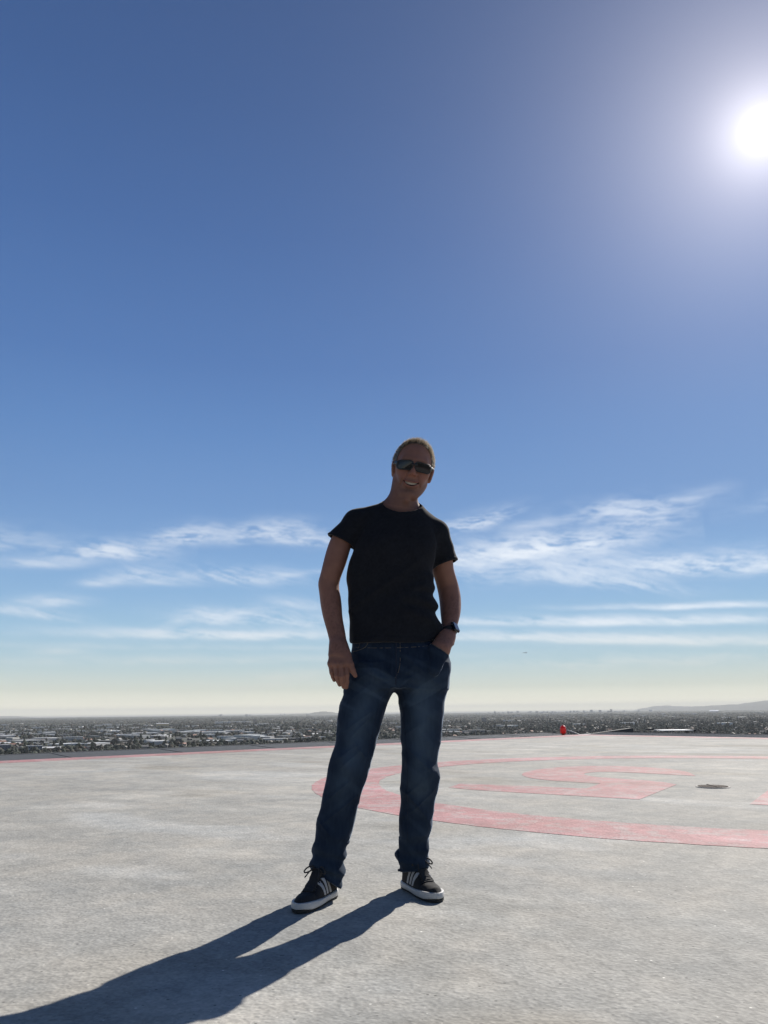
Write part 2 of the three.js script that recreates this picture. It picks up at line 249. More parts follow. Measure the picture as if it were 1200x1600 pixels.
// ---------------------------------------------------------------- the plain below, hills, city
const YG = -75;
{
  const rings = [0, 300, 700, 1200, 1700, 2300, 3000, 4000, 5500, 7500, 10000, 14000, 20000, 28000, 36000, 46000], n = 180, pos = [], colr = [], idx = [];
  rings.forEach((r) => { for (let i = 0; i < n; i++) { const a = i / n * 2 * Math.PI, x = Math.cos(a) * r, z = Math.sin(a) * r, q = fbm2(x * 0.004 + 50, z * 0.004, 4); pos.push(x, YG, z); colr.push(mix(0.035, 0.10, q), mix(0.04, 0.095, q), mix(0.03, 0.08, q)); } });
  for (let j = 0; j < rings.length - 1; j++) for (let i = 0; i < n; i++) { const a = j * n + i, b = j * n + (i + 1) % n; idx.push(a, b, a + n, b, b + n, a + n); }
  const g = new THREE.BufferGeometry(); g.setAttribute('position', new THREE.Float32BufferAttribute(pos, 3)); g.setAttribute('color', new THREE.Float32BufferAttribute(colr, 3)); g.setIndex(idx); g.computeVertexNormals();
  if (g.attributes.normal.getY(400) < 0) { const a = g.index.array; for (let i = 0; i < a.length; i += 3) { const t = a[i]; a[i] = a[i + 1]; a[i + 1] = t; } g.computeVertexNormals(); }
  const m = struct(new THREE.Mesh(g, new THREE.MeshStandardMaterial({ vertexColors: true, roughness: 1 })), 'terrain'); m.receiveShadow = true;
}
function hills(name, pts, dist, seed, depth = 5000) {
  const na = 120, nd = 10, pos = [], idx = [], a0 = pts[0][0], a1 = pts[pts.length - 1][0];
  const hAt = (a) => { let i = 1; while (i < pts.length - 1 && pts[i][0] < a) i++; const p = pts[i - 1], q = pts[i]; let t = clamp((a - p[0]) / (q[0] - p[0])); t = t * t * (3 - 2 * t); return mix(p[1], q[1], t); };
  for (let j = 0; j <= nd; j++) for (let i = 0; i <= na; i++) {
    const a = mix(a0, a1, i / na), q = j / nd, d = dist + (q - 0.5) * depth, s = Math.sin(q * Math.PI), edge = Math.min(1, i / 6, (na - i) / 6);
    const h = hAt(a) * Math.pow(s, 0.8) * edge * (0.9 + 0.14 * fbm2(a * 3 + seed, q * 6, 4)) * d / dist;
    pos.push(Math.sin(a * D2R) * d, YG - 2 + h, -Math.cos(a * D2R) * d);
  }
  for (let j = 0; j < nd; j++) for (let i = 0; i < na; i++) { const a = j * (na + 1) + i; idx.push(a, a + 1, a + na + 1, a + 1, a + na + 2, a + na + 1); }
  const g = new THREE.BufferGeometry(); g.setAttribute('position', new THREE.Float32BufferAttribute(pos, 3)); g.setIndex(idx); g.computeVertexNormals();
  struct(new THREE.Mesh(g, std(0.15, 0.15, 0.12, 1)), name);
}
hills('hills_near_left', [[-7.6, 20], [-6.72, 60], [-5.54, 72], [-5.08, 110], [-4.44, 132], [-3.98, 112], [-3.47, 74], [-2, 50], [-0.16, 20]], 24000, 1);
hills('hills_right', [[17.4, 10], [19.09, 119], [20.48, 127], [22.49, 218], [23.79, 250], [24.45, 293], [25.07, 348], [25.72, 378], [26.85, 438], [28.64, 350], [31.02, 98]], 34000, 2);
hills('hills_far_right', [[16.9, 10], [18.01, 160], [18.65, 248], [19.48, 277], [20, 235], [20.81, 219], [23, 238], [24.93, 249], [29.29, 120]], 42000, 3);
hills('hills_far_left', [[-31, 20], [-28.12, 161], [-25.91, 100], [-25.16, 92], [-23.4, 10]], 38000, 4);

// buildings that can be picked out
const wallMats = { white: std(0.62, 0.61, 0.59, 0.7), cream: std(0.62, 0.57, 0.47, 0.8), grey: std(0.36, 0.37, 0.38, 0.8), blue: std(0.06, 0.09, 0.15, 0.6), tan: std(0.36, 0.26, 0.18, 0.85), dark: std(0.035, 0.04, 0.05, 0.6), brick: std(0.25, 0.13, 0.09, 0.9) };
const roofWhite = std(0.66, 0.66, 0.65, 0.5), roofGrey = std(0.42, 0.42, 0.43, 0.6), roofRed = std(0.28, 0.15, 0.11, 0.8), glassDark = std(0.03, 0.04, 0.05, 0.2), whiteTrim = std(0.7, 0.7, 0.7, 0.6);
function gableG(w, h, d) { const s = new THREE.Shape([[-d / 2, 0], [d / 2, 0], [0, h]].map(([a, b]) => new THREE.Vector2(a, b))); return new THREE.ExtrudeGeometry(s, { depth: w, bevelEnabled: false }).rotateY(Math.PI / 2).translate(-w / 2, 0, 0); }
function building(name, label, category, x, z, w, h, d, wall, roof, opt = {}) {
  const t = thing(name, label, category, [x, YG, z], (opt.turn ?? 0) - Math.atan2(x, -z), opt.group);
  part('wall', boxG(w, h, d, 0, h / 2, 0), wall, t);
  if (opt.gable) part('roof', gableG(w * 1.04, opt.gable, d * 1.06).translate(0, h, 0), roof, t);
  else { part('roof', boxG(w * 1.01, 0.7, d * 1.01, 0, h + 0.35, 0), roof, t); }
  const rows = opt.rows ?? 0, cols = opt.cols ?? 6;
  for (let r = 0; r < rows; r++) for (let c = 0; c < cols; c++) part('window', boxG(w / cols * 0.62, h / rows * 0.42, 0.3, (c + 0.5) / cols * w - w / 2, (r + 0.55) / rows * h, d / 2 + 0.05), opt.win ?? glassDark, t);
  if (opt.units) for (let k = 0; k < opt.units; k++) part('roof_unit', boxG(w * 0.06, h * 0.16, d * 0.15, (k + 0.7) / (opt.units + 0.4) * w - w / 2, h + 0.7 + h * 0.08, (k % 2 ? 1 : -1) * d * 0.15), roofGrey, t);
  if (opt.doors) for (let k = 0; k < opt.doors; k++) part('loading_door', boxG(w / opt.doors * 0.35, h * 0.45, 0.3, (k + 0.5) / opt.doors * w - w / 2, h * 0.235, d / 2 + 0.05), roofGrey, t);
  return t;
}
const WM = wallMats;
building('office_building', 'dark blue office block at the left border beyond the net', 'building', -819, -1711, 28, 17, 24, WM.blue, roofGrey, { rows: 4, cols: 5, turn: 0.2 });
building('office_building', 'long blue-grey two-storey block between the tree clumps at lower left', 'building', -770, -1755, 32, 13, 20, std(0.2, 0.24, 0.29, 0.7), roofGrey, { rows: 2, cols: 7, units: 2 });
building('shop_building', 'low tan brick building with a bright white roof at lower left', 'building', -752, -1794, 46, 7, 30, WM.tan, roofWhite, { rows: 1, cols: 6, turn: -0.15, gable: 2.5 });
building('office_building', 'pale office block with rows of dark windows left of centre in the industrial area', 'building', -955, -2440, 57, 13, 30, WM.white, roofGrey, { rows: 3, cols: 10, units: 3 });
building('tower_block', 'dark slab tower standing above the trees left of the man', 'building', -525, -2026, 14, 17.5, 14, WM.dark, roofGrey, { rows: 5, cols: 4, win: std(0.02, 0.022, 0.025, 0.3) });
building('house', 'small pale grey flat house beside the net left of the man', 'building', -426, -2080, 14, 7, 12, std(0.5, 0.5, 0.5, 0.7), roofGrey, { rows: 1, cols: 3 });
building('warehouse', 'wide blue-grey warehouse with a white right half behind the dark tower', 'building', -607, -3218, 87, 11, 40, std(0.24, 0.28, 0.34, 0.7), roofWhite, { doors: 5, units: 2 });
building('warehouse', 'yellowish tall industrial hall in the left middle distance', 'building', -1394, -4967, 73, 21, 50, std(0.62, 0.48, 0.26, 0.8), roofGrey, { doors: 3, gable: 4 });
building('warehouse', 'very long pale warehouse below the horizon left of the man', 'building', -1222, -6356, 280, 17, 90, WM.white, roofWhite, { doors: 9, units: 4 });
building('house', 'tan low roofed building among trees just left of the raised leg', 'building', -360, -2781, 47, 6, 22, WM.tan, std(0.5, 0.4, 0.32, 0.8), { rows: 1, cols: 6, gable: 3 });
building('house', 'white two-storey building nearest the left trouser leg', 'building', -237, -2665, 24, 9, 16, WM.white, roofWhite, { rows: 2, cols: 4, gable: 2.5, turn: 0.4 });
building('apartment_building', 'short pale apartment block right beside the right trouser leg', 'building', 229, -2833, 46, 9, 18, std(0.55, 0.54, 0.55, 0.8), roofGrey, { rows: 2, cols: 8 });
building('apartment_building', 'long pale apartment block left of the red lamp behind the net', 'building', 318, -2846, 95, 8.5, 18, std(0.5, 0.49, 0.5, 0.8), roofGrey, { rows: 2, cols: 14 });
building('tower_block', 'grey apartment tower rising above the wood right of the man', 'building', 680, -5546, 33, 32, 25, std(0.22, 0.23, 0.26, 0.8), roofGrey, { rows: 8, cols: 5 });
building('tower_block', 'slim pale brown tower on the left skyline above the long warehouse', 'building', -1024, -6207, 21, 36, 20, std(0.4, 0.33, 0.3, 0.8), roofGrey, { rows: 9, cols: 4 });
building('warehouse', 'bright white flat building alone in the wood right of the red lamp', 'building', 2673, -8267, 46, 17, 60, WM.white, roofWhite, { doors: 3 });
building('warehouse', 'long thin pale roofed shed in the wood above the dark hatch', 'building', 1923, -7204, 74, 11, 40, WM.cream, roofWhite, { doors: 4 });
building('house', 'small white house just above the dark hatch end', 'building', 999, -3378, 13, 5.5, 12, WM.white, roofWhite, { rows: 1, cols: 3, gable: 2 });
building('school_building', 'long low pale roof above the sunlit ramp', 'building', 1385, -3961, 70, 5, 24, WM.grey, roofWhite, { rows: 1, cols: 9 });
building('warehouse', 'white glinting hall far away under the right hills', 'building', 6197, -15037, 150, 34, 160, WM.white, std(0.9, 0.9, 0.9, 0.2), { gable: 16, doors: 4 });
building('warehouse', 'pale double shed in the wood near the right border', 'building', 2906, -6529, 80, 10, 40, WM.cream, roofWhite, { doors: 4, turn: 0.3 });
building('warehouse', 'bright white warehouse roof near the skyline just left of the man', 'building', -1005, -11172, 84, 14, 120, WM.white, roofWhite, { doors: 4 });
for (const [x, z, w, h, lab] of [[-3278, -7107, 65, 13, 'small white warehouse nearest the skyline at the left border'], [-2050, -4739, 103, 13, 'white long warehouse second from the left border'], [-1647, -4073, 80, 11, 'pale warehouse with a lit roof over the blue-grey block'], [-1920, -5383, 124, 13, 'broad cream warehouse behind the paired sheds'], [-1808, -4796, 141, 9, 'widest low cream warehouse in the left industrial area'], [-1259, -3537, 25, 13, 'left one of two paired white sheds'], [-1228, -3524, 28, 13, 'right one of two paired white sheds'], [-1542, -5161, 45, 12, 'white cube-like hall left of the yellowish hall'], [-839, -5461, 74, 10, 'white low hall above the trees midway between tower and man'], [-501, -3877, 42, 6, 'thin white roofed shed above the tan low building'], [-238, -3264, 19, 5, 'tiny white roof touching the left trouser leg']]) {
  building('warehouse', lab, 'building', x, z, w, h, 45 + w * 0.3, w % 2 ? WM.white : WM.cream, roofWhite, { doors: Math.max(2, Math.round(w / 20)), units: w > 60 ? 3 : 1, turn: ((w * 7) % 5 - 2) * 0.08 });
}
// further buildings: alike, too small to tell apart
{
  const R = rng(31), protos = [];
  const G1 = 'flat pale halls of the left industrial area', G2 = 'small houses among the trees of the plain';
  protos.push(building('industrial_hall', 'distant flat roofed pale hall in the industrial area on the plain at left', 'building', -1500, -3300, 60, 9, 40, std(0.5, 0.49, 0.48, 0.75), roofWhite, { group: G1 }));
  protos.push(building('suburban_house', 'distant small gabled house among the trees on the plain', 'building', 500, -3000, 16, 5, 11, std(0.48, 0.45, 0.41, 0.8), roofRed, { gable: 3, group: G2 }));
  const place = (p, name, x, z, s, turn) => { const c = p.clone(); c.name = numbered(name); c.position.set(x, YG, z); c.rotation.y = turn; c.scale.set(s, 0.8 + R() * 0.5, s); scene.add(c); };
  for (let k = 0; k < 55; k++) { const d = 2100 + Math.pow(R(), 1.5) * 5200, a = (-27 + R() * 21) * D2R; place(protos[0], 'industrial_hall', Math.sin(a) * d, -Math.cos(a) * d, 0.45 + R() * 1.1, R() * 3.1); }
  for (let k = 0; k < 110; k++) { const d = 1900 + R() * 1900, a = (-26 + R() * 52) * D2R; place(protos[1], 'suburban_house', Math.sin(a) * d, -Math.cos(a) * d, 0.8 + R() * 0.7, R() * 3.1); }
}
function scatter(name, geo, mat, list) {
  const m = new THREE.InstancedMesh(geo, mat, list.length), M = new THREE.Matrix4(), Q = new THREE.Quaternion(), up = new THREE.Vector3(0, 1, 0), c = new THREE.Color();
  list.forEach((o, i) => { M.compose(new THREE.Vector3(o.x, YG + (o.y ?? 0), o.z), Q.setFromAxisAngle(up, o.turn), new THREE.Vector3(o.sx, o.sy, o.sz)); m.setMatrixAt(i, M); m.setColorAt(i, c.setRGB(...o.c)); });
  m.name = name; m.userData.kind = 'stuff'; m.castShadow = m.receiveShadow = true; scene.add(m); return m;
}
{
  const R = rng(17), halls = [], houses = [], blockG = new THREE.BoxGeometry(1, 1, 1).translate(0, 0.5, 0);
  const houseG = mergeGeometries([new THREE.BoxGeometry(1, 0.6, 1).translate(0, 0.3, 0).toNonIndexed(), gableG(1.05, 0.4, 1.08).translate(0, 0.6, 0)].map((g) => { const h = g.index ? g.toNonIndexed() : g; h.deleteAttribute('uv'); return h; }));
  for (let k = 0; k < 520; k++) { // industry, dense at left, thinning to the right
    const d = 2300 + Math.pow(R(), 1.3) * 9000, a = -27 + Math.pow(R(), 1.4) * 34, v = R() < 0.36 ? 0.32 + R() * 0.32 : 0.08 + R() * 0.2, w = 0.94 + R() * 0.12;
    const ar = a * D2R; halls.push({ x: Math.sin(ar) * d, z: -Math.cos(ar) * d, sx: 20 + R() * 70, sy: 5 + R() * 8, sz: 18 + R() * 50, turn: R() * 3.1, c: [v * w, v, v * (1.02 - (w - 0.94))] });
  }
  for (let k = 0; k < 120; k++) { const d = 3500 + R() * 14000, a = (-5 + R() * 33) * D2R, v = 0.4 + R() * 0.35; halls.push({ x: Math.sin(a) * d, z: -Math.cos(a) * d, sx: 15 + R() * 60, sy: 5 + R() * 8 + d * 0.0006, sz: 18 + R() * 40, turn: R() * 3.1, c: [v, v, v * 0.98] }); }
  for (let k = 0; k < 1500; k++) { const d = 1900 + Math.pow(R(), 0.8) * 7000, a = (-28 + R() * 56) * D2R, v = 0.09 + R() * R() * 0.36, w = R(); houses.push({ x: Math.sin(a) * d, z: -Math.cos(a) * d, sx: 11 + R() * 12, sy: 7 + R() * 3, sz: 9 + R() * 6, turn: R() * 3.1, c: [v * (1 + 0.2 * w), v, v * (1 - 0.25 * w)] }); }
  // faint towers and cranes on the skyline
  for (let k = 0; k < 70; k++) { const d = 19000 + R() * 9000, a = (k < 55 ? 6 + R() * 13 : -12 + R() * 12) * D2R, v = 0.3 + R() * 0.4; halls.push({ x: Math.sin(a) * d, z: -Math.cos(a) * d, sx: 25 + R() * 60, sy: 38 + R() * R() * 62, sz: 30, turn: R() * 3.1, c: [v, v, v] }); }
  scatter('distant_industry', blockG, std(1, 1, 1, 0.6), halls);
  scatter('distant_housing', houseG, std(1, 1, 1, 0.8), houses);
}
// trees
function crownGeo(seed, squat) {
  const g0 = mergeVertices((() => { const g = new THREE.IcosahedronGeometry(1, 2); g.deleteAttribute('uv'); g.deleteAttribute('normal'); return g; })());
  const p = g0.attributes.position, v = new THREE.Vector3();
  for (let i = 0; i < p.count; i++) { v.fromBufferAttribute(p, i); const n = noise3(v.x * 1.7 + seed, v.y * 1.7, v.z * 1.7) * 0.7 + noise3(v.x * 4 + seed, v.y * 4, v.z * 4) * 0.5; v.multiplyScalar(0.5 + n * 0.75); v.y = v.y * squat; p.setXYZ(i, v.x, v.y, v.z); }
  const g = g0.toNonIndexed(); g.computeVertexNormals(); return g;
}
{
  const R = rng(23), crowns = [crownGeo(3, 0.9), crownGeo(13, 1.1), crownGeo(29, 0.8), crownGeo(41, 2.2)], leaf = [std(0.042, 0.055, 0.03, 0.95), std(0.03, 0.045, 0.026, 0.95), std(0.06, 0.065, 0.036, 0.95)], bark = std(0.08, 0.06, 0.045, 0.95);
  const GT = 'separate trees nearest the helipad on the plain', protos = [];
  for (let k = 0; k < 4; k++) {
    const t = thing(k === 3 ? 'cypress_tree' : 'broadleaf_tree', k === 3 ? 'slim dark tree standing up from the wood on the plain' : 'dark rounded tree on the plain just beyond the safety net', 'tree', [-700 + k * 300, YG, -1900], 0, k === 3 ? 'slim trees on the plain' : GT);
    part('trunk', new THREE.CylinderGeometry(0.22, 0.4, 4, 7).translate(0, 2, 0), bark, t); part('crown', crowns[k].clone().scale(k === 3 ? 1.7 : 4.2, k === 3 ? 2.6 : 3.6, k === 3 ? 1.7 : 4.2).translate(0, k === 3 ? 7 : 5.6, 0), leaf[k % 3], t); protos.push(t);
  }
  for (let k = 0; k < 150; k++) { const c = protos[R() < 0.15 ? 3 : k % 3].clone(), d = 1740 + R() * 700, a = (-26.5 + R() * 53) * D2R; c.name = numbered(c.name.replace(/_\d+$/, '')); c.position.set(Math.sin(a) * d, YG, -Math.cos(a) * d); c.rotation.y = R() * 6; const s = 0.75 + R() * 0.75; c.scale.set(s, s, s); scene.add(c); }
  const lists = [[], [], [], []];
  const add = (d, a, w, h, k) => { const v = 0.45 + R() * 0.8, br = R() < 0.2 ? 1.35 : 1; lists[k].push({ x: Math.sin(a) * d, z: -Math.cos(a) * d, y: h * 0.45, sx: w, sy: h * 0.62, sz: w, turn: R() * 6.28, c: [0.058 * v * br, 0.068 * v, 0.050 * v] }); };
  const dens = (a, d) => { const x = Math.sin(a) * d, z = -Math.cos(a) * d, left = sst(2, -20, a / D2R) * sst(1900, 2600, d) * sst(9500, 6500, d); return fbm2(x * 0.0022 + 9, z * 0.0022, 3) > 0.34 + 0.17 * left; };
  for (let k = 0; k < 34000; k++) { const d = 1650 + Math.pow(R(), 0.75) * 4500, a = (-29 + R() * 58) * D2R; if (!dens(a, d)) continue; const s = 3 + R() * R() * 6; add(d, a, s, s * (1.1 + R() * 0.9), R() < 0.06 ? 3 : R() * 3 | 0); }
  for (let k = 0; k < 26000; k++) { const d = 5800 + R() * 10000, a = (-30 + R() * 60) * D2R; if (!dens(a, d)) continue; const s = 7 + R() * 13; add(d, a, s, 7 + R() * 8, R() * 3 | 0); }
  for (let k = 0; k < 16000; k++) { const d = 15000 + R() * 16000, a = (-30 + R() * 60) * D2R; add(d, a, 25 + R() * 70, 9 + R() * 13, R() * 3 | 0); }
  lists.forEach((l, k) => scatter(['distant_wood', 'distant_wood_001', 'distant_wood_002', 'distant_cypress_wood'][k], crowns[k], std(1, 1, 1, 0.95), l));
}
{ // aeroplane low over the horizon
  const t = thing('airplane', 'tiny dark aeroplane flying low in the haze right of the man', 'airplane', [Math.sin(10.12 * D2R) * 2300, 0.67 + 2300 * Math.tan(4.06 * D2R), -Math.cos(10.12 * D2R) * 2300], 0.15);
  const m = std(0.2, 0.21, 0.23, 0.5); t.scale.setScalar(0.33);
  part('fuselage', new THREE.CapsuleGeometry(2, 32, 6, 12).rotateZ(Math.PI / 2), m, t);
  part('wing', new THREE.ExtrudeGeometry(new THREE.Shape([[-3, 0], [3, 0], [8, 17], [5.5, 17]].map(([a, b]) => new THREE.Vector2(a, b))), { depth: 0.5, bevelEnabled: false }).rotateX(Math.PI / 2), m, t);
  part('wing', new THREE.ExtrudeGeometry(new THREE.Shape([[-3, 0], [3, 0], [8, -17], [5.5, -17]].map(([a, b]) => new THREE.Vector2(a, b))), { depth: 0.5, bevelEnabled: false }).rotateX(Math.PI / 2), m, t);
  part('tail_fin', new THREE.ExtrudeGeometry(new THREE.Shape([[11, 1], [16, 1], [18, 8], [15.5, 8]].map(([a, b]) => new THREE.Vector2(a, b))), { depth: 0.5, bevelEnabled: false }), m, t);
}

// ---------------------------------------------------------------- surfaces from distance fields
function polygonise(f, lo, hi, h, colorAt) {
  const nx = Math.ceil((hi[0] - lo[0]) / h) + 1, ny = Math.ceil((hi[1] - lo[1]) / h) + 1, nz = Math.ceil((hi[2] - lo[2]) / h) + 1, val = new Float32Array(nx * ny * nz), B = 8, reach = B * h * 0.866 * 1.9;
  for (let kz = 0; kz < nz; kz += B) for (let ky = 0; ky < ny; ky += B) for (let kx = 0; kx < nx; kx += B) {
    const ex = Math.min(kx + B, nx), ey = Math.min(ky + B, ny), ez = Math.min(kz + B, nz), c = f(lo[0] + (kx + ex - 1) / 2 * h, lo[1] + (ky + ey - 1) / 2 * h, lo[2] + (kz + ez - 1) / 2 * h), far = Math.abs(c) > reach;
    for (let z = kz; z < ez; z++) for (let y = ky; y < ey; y++) for (let x = kx; x < ex; x++) val[(z * ny + y) * nx + x] = far ? c : f(lo[0] + x * h, lo[1] + y * h, lo[2] + z * h);
  }
  const at = new Int32Array(nx * ny * nz).fill(-1), pos = [], idx = [], sx = 1, sy = nx, sz = nx * ny;
  const corners = [0, sx, sy, sx + sy, sz, sx + sz, sy + sz, sx + sy + sz], edges = [[0, 1], [2, 3], [4, 5], [6, 7], [0, 2], [1, 3], [4, 6], [5, 7], [0, 4], [1, 5], [2, 6], [3, 7]];
  for (let z = 0; z < nz - 1; z++) for (let y = 0; y < ny - 1; y++) for (let x = 0; x < nx - 1; x++) {
    const o = z * sz + y * sy + x; let m = 0; for (let k = 0; k < 8; k++) if (val[o + corners[k]] < 0) m |= 1 << k;
    if (m === 0 || m === 255) continue;
    let px = 0, py = 0, pz = 0, n = 0;
    for (const [a, b] of edges) { const ia = (m >> a) & 1, ib = (m >> b) & 1; if (ia === ib) continue; const va = val[o + corners[a]], vb = val[o + corners[b]], t = va / (va - vb); px += mix(a & 1, b & 1, t); py += mix((a >> 1) & 1, (b >> 1) & 1, t); pz += mix(a >> 2, b >> 2, t); n++; }
    at[o] = pos.length / 3; pos.push(lo[0] + (x + px / n) * h, lo[1] + (y + py / n) * h, lo[2] + (z + pz / n) * h);
  }
  for (let z = 1; z < nz - 1; z++) for (let y = 1; y < ny - 1; y++) for (let x = 1; x < nx - 1; x++) {
    const o = z * sz + y * sy + x, s = val[o] < 0;
    for (const [d, p, q] of [[sx, sy, sz], [sy, sz, sx], [sz, sx, sy]]) {
      if ((val[o + d] < 0) === s) continue;
      const a = at[o - p - q], b = at[o - q], c = at[o], e = at[o - p];
      if (a < 0 || b < 0 || c < 0 || e < 0) continue;
      if (s) idx.push(a, b, c, a, c, e); else idx.push(a, c, b, a, e, c);
    }
  }
  const nrm = new Float32Array(pos.length), e = h * 0.6;
  for (let i = 0; i < pos.length; i += 3) { const x = pos[i], y = pos[i + 1], z = pos[i + 2]; let a = f(x + e, y, z) - f(x - e, y, z), b = f(x, y + e, z) - f(x, y - e, z), c = f(x, y, z + e) - f(x, y, z - e); const L = Math.hypot(a, b, c) || 1; nrm[i] = a / L; nrm[i + 1] = b / L; nrm[i + 2] = c / L; }
  const g = new THREE.BufferGeometry(); g.setAttribute('position', new THREE.Float32BufferAttribute(pos, 3)); g.setAttribute('normal', new THREE.BufferAttribute(nrm, 3)); g.setIndex(idx);
  if (colorAt) { const c = new Float32Array(pos.length); for (let i = 0; i < pos.length; i += 3) { const k = colorAt(pos[i], pos[i + 1], pos[i + 2]); c[i] = k[0]; c[i + 1] = k[1]; c[i + 2] = k[2]; } g.setAttribute('color', new THREE.BufferAttribute(c, 3)); }
  return g;
}
const smin = (a, b, k) => { const h = Math.max(k - Math.abs(a - b), 0) / k; return Math.min(a, b) - h * h * k * 0.25; };
const smax = (a, b, k) => -smin(-a, -b, k);
const cone = (x, y, z, a, b, ra, rb) => { const bx = b[0] - a[0], by = b[1] - a[1], bz = b[2] - a[2], t = clamp(((x - a[0]) * bx + (y - a[1]) * by + (z - a[2]) * bz) / (bx * bx + by * by + bz * bz)); return Math.hypot(x - a[0] - bx * t, y - a[1] - by * t, z - a[2] - bz * t) - mix(ra, rb, t); };
const ell = (x, y, z, cx, cy, cz, a, b, c) => { const X = (x - cx) / a, Y = (y - cy) / b, Z = (z - cz) / c, k0 = Math.hypot(X, Y, Z), k1 = Math.hypot(X / a, Y / b, Z / c); return k1 < 1e-6 ? -Math.min(a, b, c) : k0 * (k0 - 1) / k1; };
// a limb or trunk: at each height [y, centre x, centre z, half width, half depth]
function column(rows, pw = 2) {
  const y0 = rows[0][0], y1 = rows[rows.length - 1][0], N = Math.round((y1 - y0) * 1000) + 1, T = new Float32Array(N * 4);
  for (let i = 0; i < N; i++) {
    const y = y0 + i / (N - 1) * (y1 - y0); let k = 0; while (k < rows.length - 2 && rows[k + 1][0] < y) k++;
    const a = rows[Math.max(k - 1, 0)], b = rows[k], c = rows[k + 1], d = rows[Math.min(k + 2, rows.length - 1)], h = c[0] - b[0], t = clamp((y - b[0]) / h);
    for (let q = 0; q < 4; q++) { const m0 = (c[q + 1] - a[q + 1]) / Math.max(c[0] - a[0], 1e-6) * h, m1 = (d[q + 1] - b[q + 1]) / Math.max(d[0] - b[0], 1e-6) * h, t2 = t * t, t3 = t2 * t; T[i * 4 + q] = (2 * t3 - 3 * t2 + 1) * b[q + 1] + (t3 - 2 * t2 + t) * m0 + (-2 * t3 + 3 * t2) * c[q + 1] + (t3 - t2) * m1; }
  }
  const f = (x, y, z, grow = 0) => {
    const i = clamp(Math.round((y - y0) * 1000), 0, N - 1) * 4, dx = x - T[i], dz = z - T[i + 1], rx = T[i + 2] + grow, rz = T[i + 3] + grow, L = Math.hypot(dx, dz);
    let d; if (L < 1e-5) d = -Math.min(rx, rz); else { const c = Math.abs(dx / L / rx), s = Math.abs(dz / L / rz); d = L - (pw === 2 ? 1 / Math.sqrt(c * c + s * s) : Math.pow(Math.pow(c, pw) + Math.pow(s, pw), -1 / pw)); }
    return Math.max(d * 0.93, y - y1, y0 - y);
  };
  f.at = (y) => { const i = clamp(Math.round((y - y0) * 1000), 0, N - 1) * 4; return [T[i], T[i + 1], T[i + 2], T[i + 3]]; };
  return f;
}

// ---------------------------------------------------------------- the man
const person = thing('person', 'man in black t-shirt, jeans and sunglasses standing with one hand in his pocket', 'person', [0, 0, 0]);
const sw = (rows) => rows.map(([y, x, z, rx, rz]) => [y, x, z, rx, rz]);
const TORSO = column(sw([[0.918, 0.028, -3.19, 0.168, 0.120], [0.95, 0.029, -3.19, 0.1735, 0.121], [0.983, 0.031, -3.19, 0.178, 0.120], [1.031, 0.03, -3.19, 0.180, 0.119], [1.13, 0.026, -3.195, 0.178, 0.117], [1.239, 0.02, -3.2, 0.1796, 0.124], [1.336, 0.047, -3.205, 0.178, 0.13], [1.40, 0.06, -3.21, 0.168, 0.122], [1.449, 0.068, -3.212, 0.145, 0.108], [1.498, 0.074, -3.215, 0.105, 0.09], [1.545, 0.078, -3.215, 0.07, 0.072]]), 2.3);
const ARM_L = column(sw([[0.9, -0.182, -3.09, 0.0365, 0.023], [0.932, -0.187, -3.105, 0.0335, 0.027], [0.98, -0.197, -3.13, 0.036, 0.033], [1.062, -0.218, -3.165, 0.0397, 0.042], [1.132, -0.228, -3.19, 0.0431, 0.047], [1.195, -0.233, -3.2, 0.0419, 0.046], [1.282, -0.211, -3.2, 0.0486, 0.052], [1.377, -0.183, -3.205, 0.0499, 0.053], [1.44, -0.15, -3.21, 0.05, 0.052]]));
const ARM_R = column(sw([[0.934, 0.241, -3.13, 0.0306, 0.022], [0.973, 0.254, -3.165, 0.0300, 0.026], [1.008, 0.265, -3.2, 0.0318, 0.033], [1.075, 0.276, -3.25, 0.0425, 0.043], [1.141, 0.279, -3.29, 0.0467, 0.047], [1.198, 0.271, -3.3, 0.0474, 0.047], [1.264, 0.252, -3.28, 0.0474, 0.05], [1.30, 0.247, -3.265, 0.0475, 0.05], [1.343, 0.238, -3.25, 0.046, 0.05], [1.41, 0.212, -3.225, 0.042, 0.048]]));
const LEG_L = column(sw([[0.044, -0.229, -3.12, 0.0545, 0.066], [0.075, -0.224, -3.125, 0.0612, 0.068], [0.143, -0.224, -3.13, 0.0648, 0.07], [0.183, -0.216, -3.13, 0.0625, 0.068], [0.267, -0.195, -3.125, 0.072, 0.071], [0.33, -0.181, -3.12, 0.0726, 0.073], [0.411, -0.16, -3.115, 0.0753, 0.075], [0.499, -0.135, -3.12, 0.0802, 0.08], [0.56, -0.118, -3.135, 0.0803, 0.082], [0.671, -0.097, -3.165, 0.0931, 0.098], [0.753, -0.068, -3.185, 0.0982, 0.108], [0.804, -0.053, -3.19, 0.1027, 0.115], [0.855, -0.045, -3.195, 0.1, 0.112]]), 2.2);
const LEG_R = column(sw([[0.071, 0.098, -3.24, 0.0545, 0.066], [0.098, 0.1, -3.24, 0.055, 0.066], [0.134, 0.096, -3.235, 0.0649, 0.069], [0.169, 0.103, -3.23, 0.055, 0.066], [0.253, 0.111, -3.215, 0.0644, 0.069], [0.325, 0.12, -3.2, 0.0681, 0.072], [0.421, 0.13, -3.18, 0.0752, 0.077], [0.486, 0.131, -3.175, 0.0708, 0.077], [0.578, 0.138, -3.18, 0.0816, 0.082], [0.684, 0.144, -3.195, 0.0904, 0.098], [0.752, 0.144, -3.205, 0.1027, 0.108], [0.802, 0.144, -3.205, 0.1092, 0.115], [0.854, 0.145, -3.205, 0.112, 0.114]]), 2.2);
